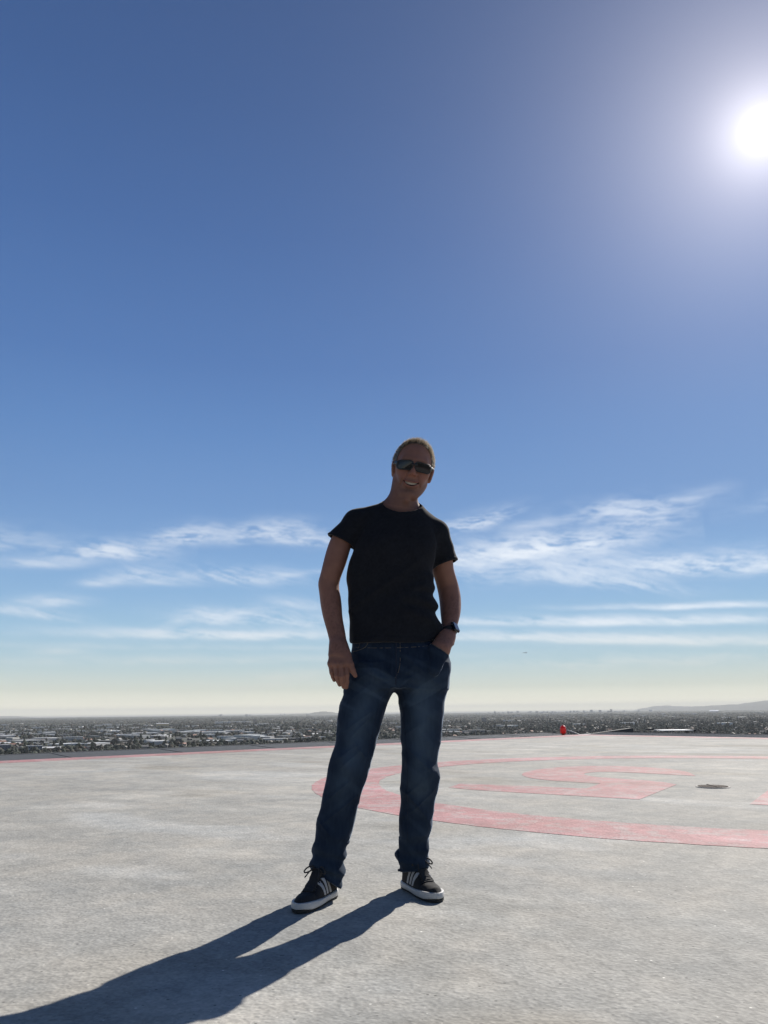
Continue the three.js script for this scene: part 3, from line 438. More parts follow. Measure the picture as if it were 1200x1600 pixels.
const HIPS = column(sw([[0.765, 0.043, -3.2, 0.2041, 0.118], [0.803, 0.051, -3.2, 0.2015, 0.125], [0.854, 0.058, -3.195, 0.2022, 0.122], [0.905, 0.056, -3.192, 0.197, 0.114], [0.94, 0.036, -3.19, 0.172, 0.109], [1.0, 0.033, -3.19, 0.165, 0.106]]), 2.3);

// head frame
const HEAD_S = 1.12, HEAD_O = new THREE.Vector3(0.1265, 1.690, -3.2), HEAD_M = new THREE.Matrix4().makeRotationZ(-10.5 * D2R).multiply(new THREE.Matrix4().makeRotationY(2.5 * D2R)).multiply(new THREE.Matrix4().makeRotationX(11 * D2R));
const HE = HEAD_M.elements, HEAD_W = HEAD_M.clone().scale(new THREE.Vector3(HEAD_S * 0.94, HEAD_S, HEAD_S)).setPosition(HEAD_O);
const toHead = (x, y, z, o) => { x -= HEAD_O.x; y -= HEAD_O.y; z -= HEAD_O.z; o[0] = (HE[0] * x + HE[1] * y + HE[2] * z) / (HEAD_S * 0.94); o[1] = (HE[4] * x + HE[5] * y + HE[6] * z) / HEAD_S; o[2] = (HE[8] * x + HE[9] * y + HE[10] * z) / HEAD_S; };
const rdg = (x, y, z) => 1 - Math.abs(2 * noise3(x, y, z) - 1);
const bump = (d, s) => Math.exp(-(d / s) * (d / s));
const mouthY = (u) => -0.0635 + 10 * u * u;
function skull(u, v, w) { const a = Math.abs(u); let d = ell(u, v, w, 0, 0.035, -0.012, 0.0765, 0.082, 0.098); d = smin(d, ell(a, v, w, 0.032, 0.024, -0.03, 0.0475, 0.058, 0.062), 0.02); d = smin(d, ell(u, v, w, 0, -0.03, 0.02, 0.0635, 0.085, 0.072), 0.03); return smin(d, cone(a, v, w, [0.0495, -0.052, 0.004], [0.023, -0.100, 0.056], 0.0180, 0.018), 0.022); }
function faceSolid(u, v, w) {
  const a = Math.abs(u); let d = skull(u, v, w);
  d = smin(d, ell(u, v, w, 0, -0.1, 0.066, 0.021, 0.017, 0.018), 0.018);
  d = smin(d, ell(a, v, w, 0.043, -0.012, 0.058, 0.024, 0.02, 0.024), 0.025);
  d = smin(d, ell(a, v, w, 0.031, -0.042, 0.068, 0.017, 0.018, 0.019), 0.02);
  d = smin(d, cone(a, v, w, [0.006, 0.029, 0.084], [0.04, 0.03, 0.066], 0.010, 0.010), 0.02);
  d = smax(d, -ell(a, v, w, 0.032, 0.010, 0.094, 0.019, 0.013, 0.014), 0.012);
  d = smin(d, ell(a, v, w, 0.032, 0.008, 0.070, 0.0125, 0.0115, 0.0125), 0.006);
  d = smin(d, cone(u, v, w, [0, 0.02, 0.083], [0, -0.021, 0.103], 0.0085, 0.0115), 0.012);
  d = smin(d, ell(a, v, w, 0.0125, -0.027, 0.094, 0.0085, 0.0075, 0.010), 0.008);
  d = smax(d, -ell(a, v, w, 0.007, -0.034, 0.1, 0.0038, 0.004, 0.006), 0.004);
  d = smin(d, ell(u, v, w, 0, -0.058, 0.068, 0.03, 0.02, 0.022), 0.018);
  return d;
}
function headField(u, v, w) {
  const a = Math.abs(u); let d = faceSolid(u, v, w);
  if (w > 0.03 && v < 0) {
    const ym = mouthY(u), hm = 0.0052 * Math.max(0, 1 - (u / 0.029) * (u / 0.029)) + 0.0006, dv = v - ym;
    if (a < 0.036) { const fade = sst(0.036, 0.024, a); d -= 0.0030 * fade * (bump(dv - hm - 0.003, 0.0034) + 1.25 * bump(dv + hm + 0.0042, 0.0042)); d += 0.0022 * bump(dv + hm + 0.0125, 0.004) * fade; }
    const carve = Math.max(Math.abs(dv) - hm, a - 0.029, 0.055 - w); d = Math.max(d, -carve);
    const t = clamp((-0.024 - v) / 0.042), gu = mix(0.019, 0.037, t); d += 0.0026 * bump(a - gu, 0.0045) * sst(-0.02, -0.028, v) * sst(-0.078, -0.066, v);
  }
  // ears
  const q = ell(a, v, w, 0.0815 + v * 0.16, -0.007, -0.004 - v * 0.15, 0.0085, 0.029, 0.0175); let e = smin(q, cone(a, v, w, [0.069, -0.028, 0.002], [0.075, -0.032, -0.001], 0.0065, 0.0065), 0.006);
  e = smax(e, -ell(a, v, w, 0.0895, -0.003, 0.001, 0.009, 0.018, 0.009), 0.004);
  return smin(d, e, 0.006);
}
const HL = [0, 0, 0];
const NECK = (x, y, z) => smin(cone(x, y, z, [0.074, 1.50, -3.215], [0.096, 1.64, -3.2], 0.062, 0.058), smin(cone(x, y, z, [0.06, 1.53, -3.225], [-0.06, 1.488, -3.22], 0.045, 0.04), cone(x, y, z, [0.09, 1.515, -3.225], [0.19, 1.455, -3.22], 0.045, 0.04), 0.02), 0.045);
function headNeck(x, y, z) {
  toHead(x, y, z, HL); const rough = Math.hypot(HL[0], HL[1], HL[2]) - 0.16; if (rough > 0.05) return Math.min(rough, NECK(x, y, z));
  const h = headField(HL[0], HL[1], HL[2]) * HEAD_S; let n = NECK(x, y, z);
  n += 0.004 * bump(HL[0] - 0.0, 0.012) * 0; // throat
  n = smin(n, cone(x, y, z, [0.098, 1.565, -3.145], [0.096, 1.545, -3.143], 0.011, 0.01), 0.03);
  return smin(h, n, 0.009);
}
const FINGERS = [
  [[-0.154, 0.853, -3.066], [-0.1515, 0.812, -3.054], [-0.152, 0.785, -3.064], [-0.155, 0.767, -3.077], 0.0110, 0.0086],
  [[-0.1755, 0.85, -3.061], [-0.1715, 0.806, -3.05], [-0.1675, 0.783, -3.064], [-0.165, 0.768, -3.082], 0.0110, 0.0086],
  [[-0.1965, 0.85, -3.066], [-0.1915, 0.81, -3.057], [-0.1855, 0.790, -3.068], [-0.181, 0.777, -3.085], 0.0106, 0.0083],
  [[-0.2165, 0.853, -3.075], [-0.2115, 0.823, -3.069], [-0.2065, 0.806, -3.079], [-0.203, 0.795, -3.094], 0.0098, 0.0076]];
function armLeft(x, y, z) {
  let d = ARM_L(x, y, z);
  if (y < 0.98) {
    let p = cone(x, y, z, [-0.176, 0.925, -3.1], [-0.156, 0.858, -3.07], 0.019, 0.0155); p = smin(p, cone(x, y, z, [-0.186, 0.925, -3.1], [-0.177, 0.856, -3.066], 0.02, 0.0155), 0.02); p = smin(p, cone(x, y, z, [-0.195, 0.925, -3.103], [-0.197, 0.856, -3.07], 0.019, 0.015), 0.02); p = smin(p, cone(x, y, z, [-0.2, 0.915, -3.108], [-0.216, 0.86, -3.078], 0.016, 0.013), 0.02);
    p = smin(p, cone(x, y, z, [-0.17, 0.9, -3.09], [-0.147, 0.868, -3.07], 0.022, 0.013), 0.02);
    let th = cone(x, y, z, [-0.158, 0.895, -3.08], [-0.137, 0.853, -3.058], 0.0155, 0.0125); th = smin(th, cone(x, y, z, [-0.137, 0.853, -3.058], [-0.1295, 0.83, -3.056], 0.0122, 0.0112), 0.006); th = smin(th, cone(x, y, z, [-0.1295, 0.83, -3.056], [-0.1185, 0.81, -3.058], 0.0112, 0.0085), 0.006);
    p = smin(p, th, 0.010); d = smin(d, p, 0.025);
    for (const [A, B, C, E, r0, r1] of FINGERS) {
      let g = cone(x, y, z, A, B, r0, mix(r0, r1, 0.45)); g = smin(g, cone(x, y, z, B, C, mix(r0, r1, 0.5), mix(r0, r1, 0.75)), 0.004); g = smin(g, cone(x, y, z, C, E, mix(r0, r1, 0.75), r1), 0.004);
      d = smin(d, g, sst(0.83, 0.87, y) * 0.012 + 0.0012); d = smin(d, ell(x, y, z, A[0], A[1] + 0.001, A[2] + 0.006, 0.0085, 0.009, 0.0085), 0.008);
    }
  } else { d -= 0.003 * bump(y - 1.09, 0.05) * sst(-0.22, -0.2, x); d -= 0.004 * bump(y - 1.2, 0.03) * sst(-0.24, -0.27, x); d += 0.0014 * bump(y - 1.205 + (x + 0.23) * 0.3, 0.014) * sst(-3.19, -3.16, z); }
  return d;
}
const handR = (x, y, z) => { let d = cone(x, y, z, [0.25, 0.965, -3.155], [0.226, 0.91, -3.108], 0.026, 0.028); d = smin(d, cone(x, y, z, [0.236, 0.96, -3.155], [0.196, 0.91, -3.1], 0.022, 0.02), 0.03); return smin(d, cone(x, y, z, [0.222, 0.91, -3.108], [0.19, 0.83, -3.083], 0.028, 0.022), 0.03); };
function armRight(x, y, z) { let d = ARM_R(x, y, z); d += 0.0014 * bump(y - 1.19 - (x - 0.27) * 0.3, 0.013) * sst(-3.29, -3.26, z); return y < 1.06 ? smin(d, handR(x, y, z), 0.03) : d; }
// T-shirt
const UP = [0.16, 0.816, 0.553].map((c) => c / Math.hypot(0.16, 0.816, 0.553)), XD = [0.981, -0.192, 0], FD = [-UP[1] * 0 + 0 - 0.0, 0, 0];
{ FD[0] = XD[1] * UP[2] - XD[2] * UP[1]; FD[1] = XD[2] * UP[0] - XD[0] * UP[2]; FD[2] = XD[0] * UP[1] - XD[1] * UP[0]; if (FD[2] < 0) for (let i = 0; i < 3; i++) FD[i] *= -1; }
const HEM_L = { p: [-0.1825, 1.375, -3.2], n: [-0.45, -0.893, 0] }, HEM_R = { p: [0.2615, 1.2825, -3.255], n: [0.33, -0.944, 0] };
function shirt(x, y, z) {
  let d = TORSO(x, y, z);
  const side = sst(0.13, 0.19, x), sideL = sst(-0.1, -0.14, x), front = sst(-3.2, -3.1, z);
  if (y < 1.5) {
    { const q = y + (z + 3.19) * 0.12 + 0.014 * (noise3(x * 12, 2, z * 12) - 0.5), e = 0.19 - x, wide = sst(0.04, 0.17, x); d -= wide * (0.006 * bump(q - 1.168, 0.017) + 0.009 * bump(q - 1.104 - e * 0.35, 0.021) + 0.009 * bump(q - 1.034 - e * 0.45, 0.019) + 0.004 * bump(q - 1.215, 0.015) - 0.006 * bump(q - 1.070 - e * 0.4, 0.014) - 0.005 * bump(q - 1.138 - e * 0.3, 0.014)); }
    const s1 = y * 0.82 - x * 0.55, s2 = y * 0.8 + x * 0.6, t1 = y * 0.55 + x * 0.82;
    d -= 0.014 * (rdg(s1 * 13, t1 * 2.6 + 5, z * 5) - 0.5) * sst(-3.2, -3.14, z) * sst(1.42, 1.25, y) + 0.007 * (noise3(s2 * 22 + 9, (y * 0.6 - x * 0.8) * 4, z * 7) - 0.5) * sst(0.02, 0.16, x);
    d -= 0.002 * sideL * Math.sin(y * 50 + noise3(x * 8, y * 7, z * 8) * 5) * sst(1.25, 1.1, y);
    d -= 0.003 * (noise3(x * 24, y * 24, z * 24) - 0.5);
    d -= 0.007 * front * bump(Math.abs(x - 0.055) - 0.075, 0.06) * bump(y - 1.33, 0.06); // chest
    if (y < 1.06) d = smin(d, ell(x, y, z, 0.205, 0.995, -3.18, 0.034, 0.022, 0.05), 0.03);
    const hem = 0.944 + 0.006 * noise2(x * 14 + 4, z * 14) - 0.008 * front + 0.012 * sst(0.14, 0.2, x);
    d -= 0.0016 * sst(hem + 0.022, hem + 0.018, y); d = Math.max(d, hem - y);
  } else d = Math.max(d, y - 1.62);
  d = smin(d, cone(x, y, z, [0.05, 1.482, -3.218], [-0.118, 1.462, -3.215], 0.078, 0.056), 0.03);
  d = smin(d, cone(x, y, z, [0.1, 1.476, -3.218], [0.216, 1.42, -3.22], 0.078, 0.054), 0.03);
  for (const [H, S, r0, r1, arm, sg] of [[HEM_L, [-0.112, 1.452, -3.213], 0.063, 0.0635, ARM_L, -1], [HEM_R, [0.219, 1.405, -3.222], 0.06, 0.0555, ARM_R, 1]]) {
    const e = (x - H.p[0]) * H.n[0] + (y - H.p[1]) * H.n[1];
    if (Math.hypot(x - H.p[0], y - H.p[1], z - H.p[2]) > 0.28) continue;
    const B = [H.p[0] + (H.p[0] - S[0]) * 0.4, H.p[1] + (H.p[1] - S[1]) * 0.4, H.p[2] + (H.p[2] - S[2]) * 0.4], rr = cone(x, y, z, S, B, r0, r1);
    let s = rr - 0.0025 * sst(-0.014, -0.009, e) - 0.004 * (noise3(x * 20 + e * 30, y * 9, z * 22) - 0.5); s = Math.max(s, e);
    s = Math.max(s, -Math.max(rr + 0.0098, -0.05 - e));
    d = smin(d, s, 0.022); d = smax(d, -Math.max(rr + 0.0098, -0.045 - e, -(x * sg - Math.abs(H.p[0]) + 0.06)), 0.002);
  }
  // neckline
  const cx = x - 0.0775, cy = y - 1.528, cz = z + 3.185, n = cx * UP[0] + cy * UP[1] + cz * UP[2];
  if (n > -0.09) { const a = cx * XD[0] + cy * XD[1], b = cx * FD[0] + cy * FD[1] + cz * FD[2], hole = (Math.hypot(a / 0.083, b / (b > 0 ? 0.079 : 0.075)) - 1) * 0.078; d -= 0.0022 * bump(hole - 0.008, 0.007) * sst(-0.05, -0.03, n); d = smax(d, -Math.max(hole, -0.075 - n), 0.004); }
  return d;
}
// jeans
const pocketLine = (x, y) => (x - 0.187) * -0.545 - (y - 0.929) * 0.838; // positive below the opening
function denimFolds(x, y, z) {
  const L = x < 0.04 && y < 0.78 || x < 0.02, cx = L ? LEG_L.at(y)[0] : LEG_R.at(y)[0], u = x - cx; let f = 0;
  if (y < 0.27) { const k = sst(0.27, 0.12, y); f += k * (0.0085 * (noise3(u * 9 + 3, y * 34 + u * (L ? 4 : -5), z * 9) - 0.5) + 0.005 * Math.sin(y * 105 + u * 14 + noise3(u * 12, y * 10, z * 12) * 5)); }
  const s1 = y + u * 0.9, s2 = y - u * 0.9;
  const shin = sst(0.14, 0.24, y) * sst(0.5, 0.4, y), knee = bump(y - 0.47, 0.09), thigh = sst(0.52, 0.62, y);
  const cr = (a, b, c) => { const q = rdg(a, b, c); return q * q * q; };
  f += shin * (0.011 * (cr(s1 * 11 + (L ? 0 : 9), s2 * 2.5, z * 4) - 0.35) + 0.008 * (cr(s2 * 14 + 4, s1 * 3, z * 4) - 0.35));
  f += knee * (0.010 * (cr(s1 * 17 + 7, s2 * 4, z * 5) - 0.35) + 0.008 * (cr(s2 * 19, s1 * 4 + 3, z * 5) - 0.35));
  f += thigh * (0.006 * (cr(s1 * 9 + 2, s2 * 2.5, z * 4) - 0.35) + 0.006 * (cr(s2 * 16 + 2, s1 * 3, z * 4) - 0.35));
  if (y > 0.2) f *= mix(1, 0.35, sst(0.55, 1, Math.abs(u) / (L ? LEG_L.at(y)[2] : LEG_R.at(y)[2])));
  const dx = x - 0.04, dy = y - 0.79, r = Math.hypot(dx, dy), an = Math.atan2(dy, dx); f += 0.0035 * Math.sin(an * 11 + r * 10) * Math.exp(-r / 0.11) * sst(0.02, 0.06, r);
  f += 0.004 * (noise3(x * 30, y * 30, z * 30) - 0.5);
  return f;
}
function jeans(x, y, z) {
  const a = LEG_L(x, y, z), b = LEG_R(x, y, z); let d = y > 0.6 ? smin(a, b, 0.016) : Math.min(a, b);
  if (y > 0.7) { d = smin(d, HIPS(x, y, z), 0.03); }
  if (d < 0.05) {
    d -= denimFolds(x, y, z);
    if (y > 0.78 && y < 0.97 && x > 0.1) d = smin(d, smax(handR(x, y, z) - 0.004, -pocketLine(x, y), 0.004), 0.012);
    if (y < 0.14) { const L = x < -0.06, hem = L ? 0.070 + (x + 0.229) * -0.55 + 0.012 * sst(-3.1, -3.05, z) : 0.074 + 0.008 * sst(-3.22, -3.17, z); d -= 0.0015 * sst(hem + 0.02, hem + 0.017, y); const col = L ? LEG_L : LEG_R; d = Math.max(d, -Math.max(col(x, y + (y < (L ? 0.046 : 0.073) ? 0.005 : 0), z, -0.017) , y - hem - 0.03)); d = Math.max(d, hem - y); }
  }
  return d;
}
const inner = (x, y, z) => { if (y < 0.13) return Math.max(0.13 - y, 0.001) + 0.02; let d = TORSO(x, y, z, -0.014); d = smin(d, HIPS(x, y, z, -0.034), 0.03); if (y > 0.88) d += 0.02; d = smin(d, LEG_L(x, y, z, -0.014), 0.02); return smin(d, LEG_R(x, y, z, -0.014), 0.02); };
const skinCol = (x, y, z) => {
  let r = 0.270, g = 0.132, b = 0.094; const n = noise3(x * 60, y * 60, z * 60) - 0.5, m = noise3(x * 18, y * 18, z * 18) - 0.5; let k = 1 + n * 0.14 + m * 0.16;
  toHead(x, y, z, HL); const [u, v, w] = HL;
  if (Math.abs(u) < 0.1 && Math.abs(v) < 0.15 && w > 0.02) {
    const ym = mouthY(u), lip = bump(v - ym, 0.010) * sst(0.034, 0.026, Math.abs(u)) * sst(0.05, 0.06, w); r = mix(r, 0.27, lip); g = mix(g, 0.105, lip); b = mix(b, 0.085, lip);
    const inside = sst(0.0055, 0.004, Math.abs(v - ym)) * sst(0.03, 0.026, Math.abs(u)) * sst(0.08, 0.074, w) * sst(0.05, 0.06, w); if (inside > 0) k *= 1 - 0.75 * inside;
    const lipChinShade = bump(u, 0.026) * (bump(v + 0.086, 0.011) + 0.5 * bump(v + 0.048, 0.007)), stubbleAndShade = (sst(-0.035, -0.06, v) * 0.2 + 0.3 * lipChinShade) * (1 - lip) * (0.7 + 0.6 * noise3(x * 260, y * 260, z * 260)); r *= 1 - stubbleAndShade; g *= 1 - stubbleAndShade * 0.85; b *= 1 - stubbleAndShade * 0.7;  // jaw stubble, plus shade painted into the colour below lower lip and under nose
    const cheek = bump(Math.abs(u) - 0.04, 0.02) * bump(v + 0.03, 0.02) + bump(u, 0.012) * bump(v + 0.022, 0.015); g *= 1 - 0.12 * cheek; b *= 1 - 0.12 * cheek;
  } else if (y < 1.2 && y > 0.9) k *= 1 - 0.16 * sst(1.2, 1.1, y) * sst(0.5, 0.7, noise3(x * 260, y * 110, z * 260));
  return [r * k, g * k, b * k];
};
const skinMat = new THREE.MeshPhysicalMaterial({ vertexColors: true, roughness: 0.55, specularIntensity: 0.5, sheen: 0.15, sheenRoughness: 0.5 });
{
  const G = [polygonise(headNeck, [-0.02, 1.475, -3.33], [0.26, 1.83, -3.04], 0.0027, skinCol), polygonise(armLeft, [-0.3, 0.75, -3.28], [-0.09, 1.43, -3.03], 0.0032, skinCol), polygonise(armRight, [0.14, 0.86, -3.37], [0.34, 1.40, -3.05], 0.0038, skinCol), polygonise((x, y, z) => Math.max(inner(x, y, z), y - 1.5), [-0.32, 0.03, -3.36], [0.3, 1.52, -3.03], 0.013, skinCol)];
  part('body', mergeGeometries(G), skinMat, person);
}
const clothVC = (base, amp, fine) => (x, y, z) => { const k = 1 + amp * (noise3(x * 30, y * 30, z * 30) - 0.5) + fine * (noise3(x * 170, y * 170, z * 170) - 0.5); return base.map((c) => c * k); };
const shirtMat = new THREE.MeshPhysicalMaterial({ vertexColors: true, roughness: 0.92, specularIntensity: 0.25, sheen: 0.55, sheenRoughness: 0.6, sheenColor: new THREE.Color(0.62, 0.61, 0.6) });
part('t_shirt', polygonise(shirt, [-0.29, 0.9, -3.39], [0.35, 1.6, -3.03], 0.0042, clothVC([0.0160, 0.0172, 0.0215], 0.12, 0.4)), shirtMat, person);
const denimMat = new THREE.MeshPhysicalMaterial({ vertexColors: true, roughness: 0.9, specularIntensity: 0.3, sheen: 0.75, sheenRoughness: 0.5, sheenColor: new THREE.Color(0.55, 0.68, 0.9) });
const denimCol = (x, y, z) => {
  const L = x < 0.04, c = L ? LEG_L.at(y) : LEG_R.at(y), u = (x - c[0]) / Math.max(c[2], 0.03), front = sst(-0.2, 0.6, (z - c[1]) / Math.max(c[3], 0.03));
  let fade = front * bump(u, 0.55) * (0.78 * bump(y - 0.66, 0.14) + 0.5 * bump(y - 0.43, 0.12)) + 0.08;
  fade *= 0.8 + 0.4 * noise3(x * 14, y * 22, z * 14); fade += 0.16 * (noise3(x * 160, y * 24, z * 160) - 0.5) + 0.12 * sst(0.55, 0.75, noise3((y + u * 0.05) * 40, x * 9, z * 9));
  const whisk = y > 0.68 && y < 0.84 ? 0.25 * front * sst(0.55, 0.75, noise3((y * 0.9 + Math.abs(x - 0.045) * -0.5) * 55, x * 6, 2)) : 0; const s1 = y + (x - c[0]) * 0.9, s2 = y - (x - c[0]) * 0.9, o = L ? 0 : 9; fade += front * sst(0.6, 0.5, y) * (0.09 * sst(0.6, 0.95, rdg(s1 * 10 + o, s2 * 2.5, z * 4)) + 0.07 * sst(0.6, 0.96, rdg(s2 * 13 + 4, s1 * 3, z * 4))); fade = clamp(fade + whisk, 0, 1);
  return [mix(0.0075, 0.062, fade), mix(0.0155, 0.092, fade), mix(0.034, 0.13, fade)];
};
const jeansMesh = part('jeans', polygonise(jeans, [-0.33, 0.03, -3.36], [0.31, 1.0, -3.0], 0.0042, denimCol), denimMat, person);
const hitZ = (f, x, y, z0 = -2.95, z1 = -3.3) => { let a = z0; for (let z = z0; z > z1; z -= 0.002) { if (f(x, y, z) < 0) return z; a = z; } return null; };
const hitX = (f, y, z, x0, dir) => { for (let k = 0; k < 200; k++) { const x = x0 + dir * k * 0.0015; if (f(x, y, z) < 0) return x; } return null; };
{ // seams and pocket edges
  const thread = std(0.11, 0.095, 0.075, 0.8), seam = std(0.014, 0.022, 0.045, 0.9);
  const line = (name, pts, r, mat, n = 40) => { const cv = new THREE.CatmullRomCurve3(pts.map(([x, y]) => new THREE.Vector3(x, y, 0))).getPoints(n), out = []; for (const p of cv) { const z = hitZ(jeans, p.x, p.y); if (z !== null) out.push([p.x, p.y, z + r * 0.2]); } if (out.length > 3) part(name, tubeG(out, r, out.length * 2, 5), mat, jeansMesh); };
  line('fly_seam', [[0.058, 0.945], [0.058, 0.9], [0.056, 0.85], [0.046, 0.815], [0.036, 0.80]], 0.0014, thread);
  line('fly_edge', [[0.043, 0.945], [0.042, 0.88], [0.04, 0.8], [0.038, 0.775]], 0.0026, seam);
  line('pocket_edge', [[-0.066, 0.946], [-0.078, 0.925], [-0.1, 0.914], [-0.132, 0.908]], 0.0016, thread);
  line('pocket_edge', [[0.18, 0.934], [0.2, 0.919], [0.222, 0.905], [0.245, 0.889]], 0.0016, thread);
  line('coin_pocket', [[-0.1, 0.947], [-0.105, 0.93], [-0.112, 0.916]], 0.0012, thread);
  line('waistband_seam', [[-0.12, 0.925], [-0.06, 0.919], [0, 0.917], [0.06, 0.917], [0.12, 0.92], [0.17, 0.925]], 0.0013, thread);
  line('inseam', [[-0.0, 0.755], [-0.03, 0.68], [-0.062, 0.56], [-0.085, 0.45], [-0.115, 0.3]], 0.0014, seam, 70);
  line('inseam', [[0.058, 0.74], [0.072, 0.62], [0.078, 0.48], [0.078, 0.3], [0.076, 0.2]], 0.0014, seam, 70);
}
// teeth, hair, sunglasses (head frame, then placed)
{
  const white = phys(0.44, 0.40, 0.33, 0.4);
  const tf = (u, v, w) => { const d0 = faceSolid(u, v, w), dv = v - mouthY(u) - 0.0022, gap = 0.0006 * bump(((u / 0.0078 + 100) % 1) - 0.5, 0.09); return Math.max(d0 + 0.0045 + gap, -(d0 + 0.014), Math.abs(dv) - 0.0045, Math.abs(u) - 0.024, 0.05 - w); };
  part('teeth', polygonise(tf, [-0.03, -0.072, 0.045], [0.03, -0.045, 0.1], 0.0011).applyMatrix4(HEAD_W), white, person);
}
const hairline = (w, u) => { const P = [[-0.12, -0.065], [-0.07, -0.06], [-0.035, -0.025], [-0.012, 0.024], [0.008, 0.028], [0.020, -0.004], [0.030, 0.0], [0.034, 0.03], [0.040, 0.062], [0.048, 0.086], [0.06, 0.098], [0.075, 0.106], [0.12, 0.11]]; let i = 1; while (i < P.length - 1 && P[i][0] < w) i++; const t = clamp((w - P[i - 1][0]) / (P[i][0] - P[i - 1][0])); return mix(P[i - 1][1], P[i][1], t) + 0.004 * (noise3(u * 120, w * 120, 4) - 0.5); };
{
  const hairMat = new THREE.MeshPhysicalMaterial({ vertexColors: true, roughness: 0.5, sheen: 0.3, specularIntensity: 0.6 }), strandMat = new THREE.MeshPhysicalMaterial({ vertexColors: true, roughness: 1, transmission: 0.95, thickness: 0, specularIntensity: 0.3, side: THREE.DoubleSide }), hf = (u, v, w) => smax(skull(u, v, w) - 0.003, hairline(w, u) - v, 0.004);
  const cap = polygonise(hf, [-0.1, -0.075, -0.13], [0.1, 0.14, 0.11], 0.0032, (u, v, w) => { const k = 0.8 + 0.5 * noise3(u * 90, v * 90, w * 60), e = sst(0.0, 0.014, v - hairline(w, u) - 0.006 * (noise3(u * 300, v * 300, w * 300) - 0.5)); return [mix(0.19, 0.058, e) * k, mix(0.112, 0.047, e) * k, mix(0.078, 0.036, e) * k]; });
  const P = cap.attributes.position, Nn = cap.attributes.normal, R = rng(3), pos = [], nor = [], col = [];
  const count = P.count, V = (x, y, z) => new THREE.Vector3(x, y, z);
  for (let k = 0; k < 11000; k++) {
    const i = R() * count | 0, p = V(P.getX(i), P.getY(i), P.getZ(i)), n = V(Nn.getX(i), Nn.getY(i), Nn.getZ(i)); if (p.y < hairline(p.z, p.x) + 0.002 + R() * 0.012) continue;
    p.add(V((R() - 0.5) * 0.004, (R() - 0.5) * 0.004, (R() - 0.5) * 0.004));
    const top = sst(0.045, 0.095, p.y), len = mix(0.0035 + 0.006 * sst(0.02, -0.03, p.z), 0.008 + 0.012 * sst(0.0, 0.05, p.z), top) * (0.6 + 0.7 * R()), d = n.clone().multiplyScalar(mix(0.45, 0.55, top)).add(V((R() - 0.5) * 0.7 + 0.25 * top, mix(-0.5, 0.65, top) + (R() - 0.5) * 0.5, mix(0.0, 0.45, top) + (R() - 0.5) * 0.7)).normalize();
    const s = n.clone().cross(d).normalize(); if (!isFinite(s.x) || s.lengthSq() < 0.1) continue; const q = d.clone().cross(s), r = 0.0006 + R() * 0.0005, tip = p.clone().addScaledVector(d, len).add(V(0, 0, len * 0.2 * top)), kc = 0.5 + R() * 0.9, gr = R() * 0.9 * (1 - 0.5 * top), c = [Math.min(0.95, mix(0.58, 0.70, gr) * kc), Math.min(0.9, mix(0.515, 0.68, gr) * kc), Math.min(0.85, mix(0.42, 0.64, gr) * kc)];
    const a = [0, 1, 2].map((m) => p.clone().addScaledVector(s, Math.cos(m * 2.094) * r).addScaledVector(q, Math.sin(m * 2.094) * r));
    for (let m = 0; m < 3; m++) { const A = a[m], B = a[(m + 1) % 3]; for (const T of [A, B, tip]) { pos.push(T.x, T.y, T.z); col.push(...c); } const nn = B.clone().sub(A).cross(tip.clone().sub(A)).normalize(); for (let z = 0; z < 3; z++) nor.push(nn.x, nn.y, nn.z); }
  }
  const st = new THREE.BufferGeometry(); st.setAttribute('position', new THREE.Float32BufferAttribute(pos, 3)); st.setAttribute('normal', new THREE.Float32BufferAttribute(nor, 3)); st.setAttribute('color', new THREE.Float32BufferAttribute(col, 3));
  const hair = part('hair', cap.applyMatrix4(HEAD_W), hairMat, person); part('hair_strands', st.applyMatrix4(HEAD_W), strandMat, hair);
  // eyebrows sit above the frame
}
{
  const frameMat = phys(0.006, 0.006, 0.007, 0.32), lensMat = phys(0.006, 0.0065, 0.008, 0.06, { ior: 1.5 });
  const ws = (u, v) => 0.1035 - 5.6 * u * u - 2 * (v - 0.01) * (v - 0.01);
  const lens2 = (u, v) => { const a = Math.abs(u) - 0.0365, b = v - 0.0040 + 0.05 * a, hx = 0.0292, hy = 0.0148 + 0.02 * a * -1, r = 0.010, qx = Math.abs(a) - hx + r, qy = Math.abs(b) - hy + r; return Math.hypot(Math.max(qx, 0), Math.max(qy, 0)) + Math.min(Math.max(qx, qy), 0) - r; };
  const sg = new THREE.Group(); sg.name = 'sunglasses'; person.add(sg);
  const ff = (u, v, w) => { const a = Math.abs(u), l = lens2(u, v), sh = Math.abs(w - ws(u, v)) - 0.0024; let d = smax(sh, Math.max(l - 0.0046, -l - 0.0012), 0.001); d = smin(d, Math.max(cone(a, v, w, [0, 0.0110, 0.1035], [0.011, 0.0100, 0.1025], 0.0036, 0.0036)), 0.004); const wx = ws(0.065, 0.012); d = smin(d, cone(a, (v - 0.0105) * 0.6 + 0.0105, w, [0.0665, 0.0105, wx], [0.0795, 0.0105, wx - 0.028], 0.0034, 0.0026), 0.004); return smin(d, cone(a, (v - 0.0105) * 0.55 + 0.0105, w, [0.0795, 0.0105, wx - 0.028], [0.0815, 0.0115, -0.012], 0.0026, 0.0022), 0.003); };
  part('frame', polygonise(ff, [-0.096, -0.032, -0.02], [0.096, 0.04, 0.115], 0.0012).applyMatrix4(HEAD_W), frameMat, sg);
  for (const s of [-1, 1]) part('lens', polygonise((u, v, w) => Math.max(Math.abs(w - ws(u, v)) - 0.0012, lens2(u, v)), s < 0 ? [-0.071, -0.03, 0.055] : [0.002, -0.03, 0.055], s < 0 ? [-0.002, 0.032, 0.11] : [0.071, 0.032, 0.11], 0.001).applyMatrix4(HEAD_W), lensMat, sg);
}
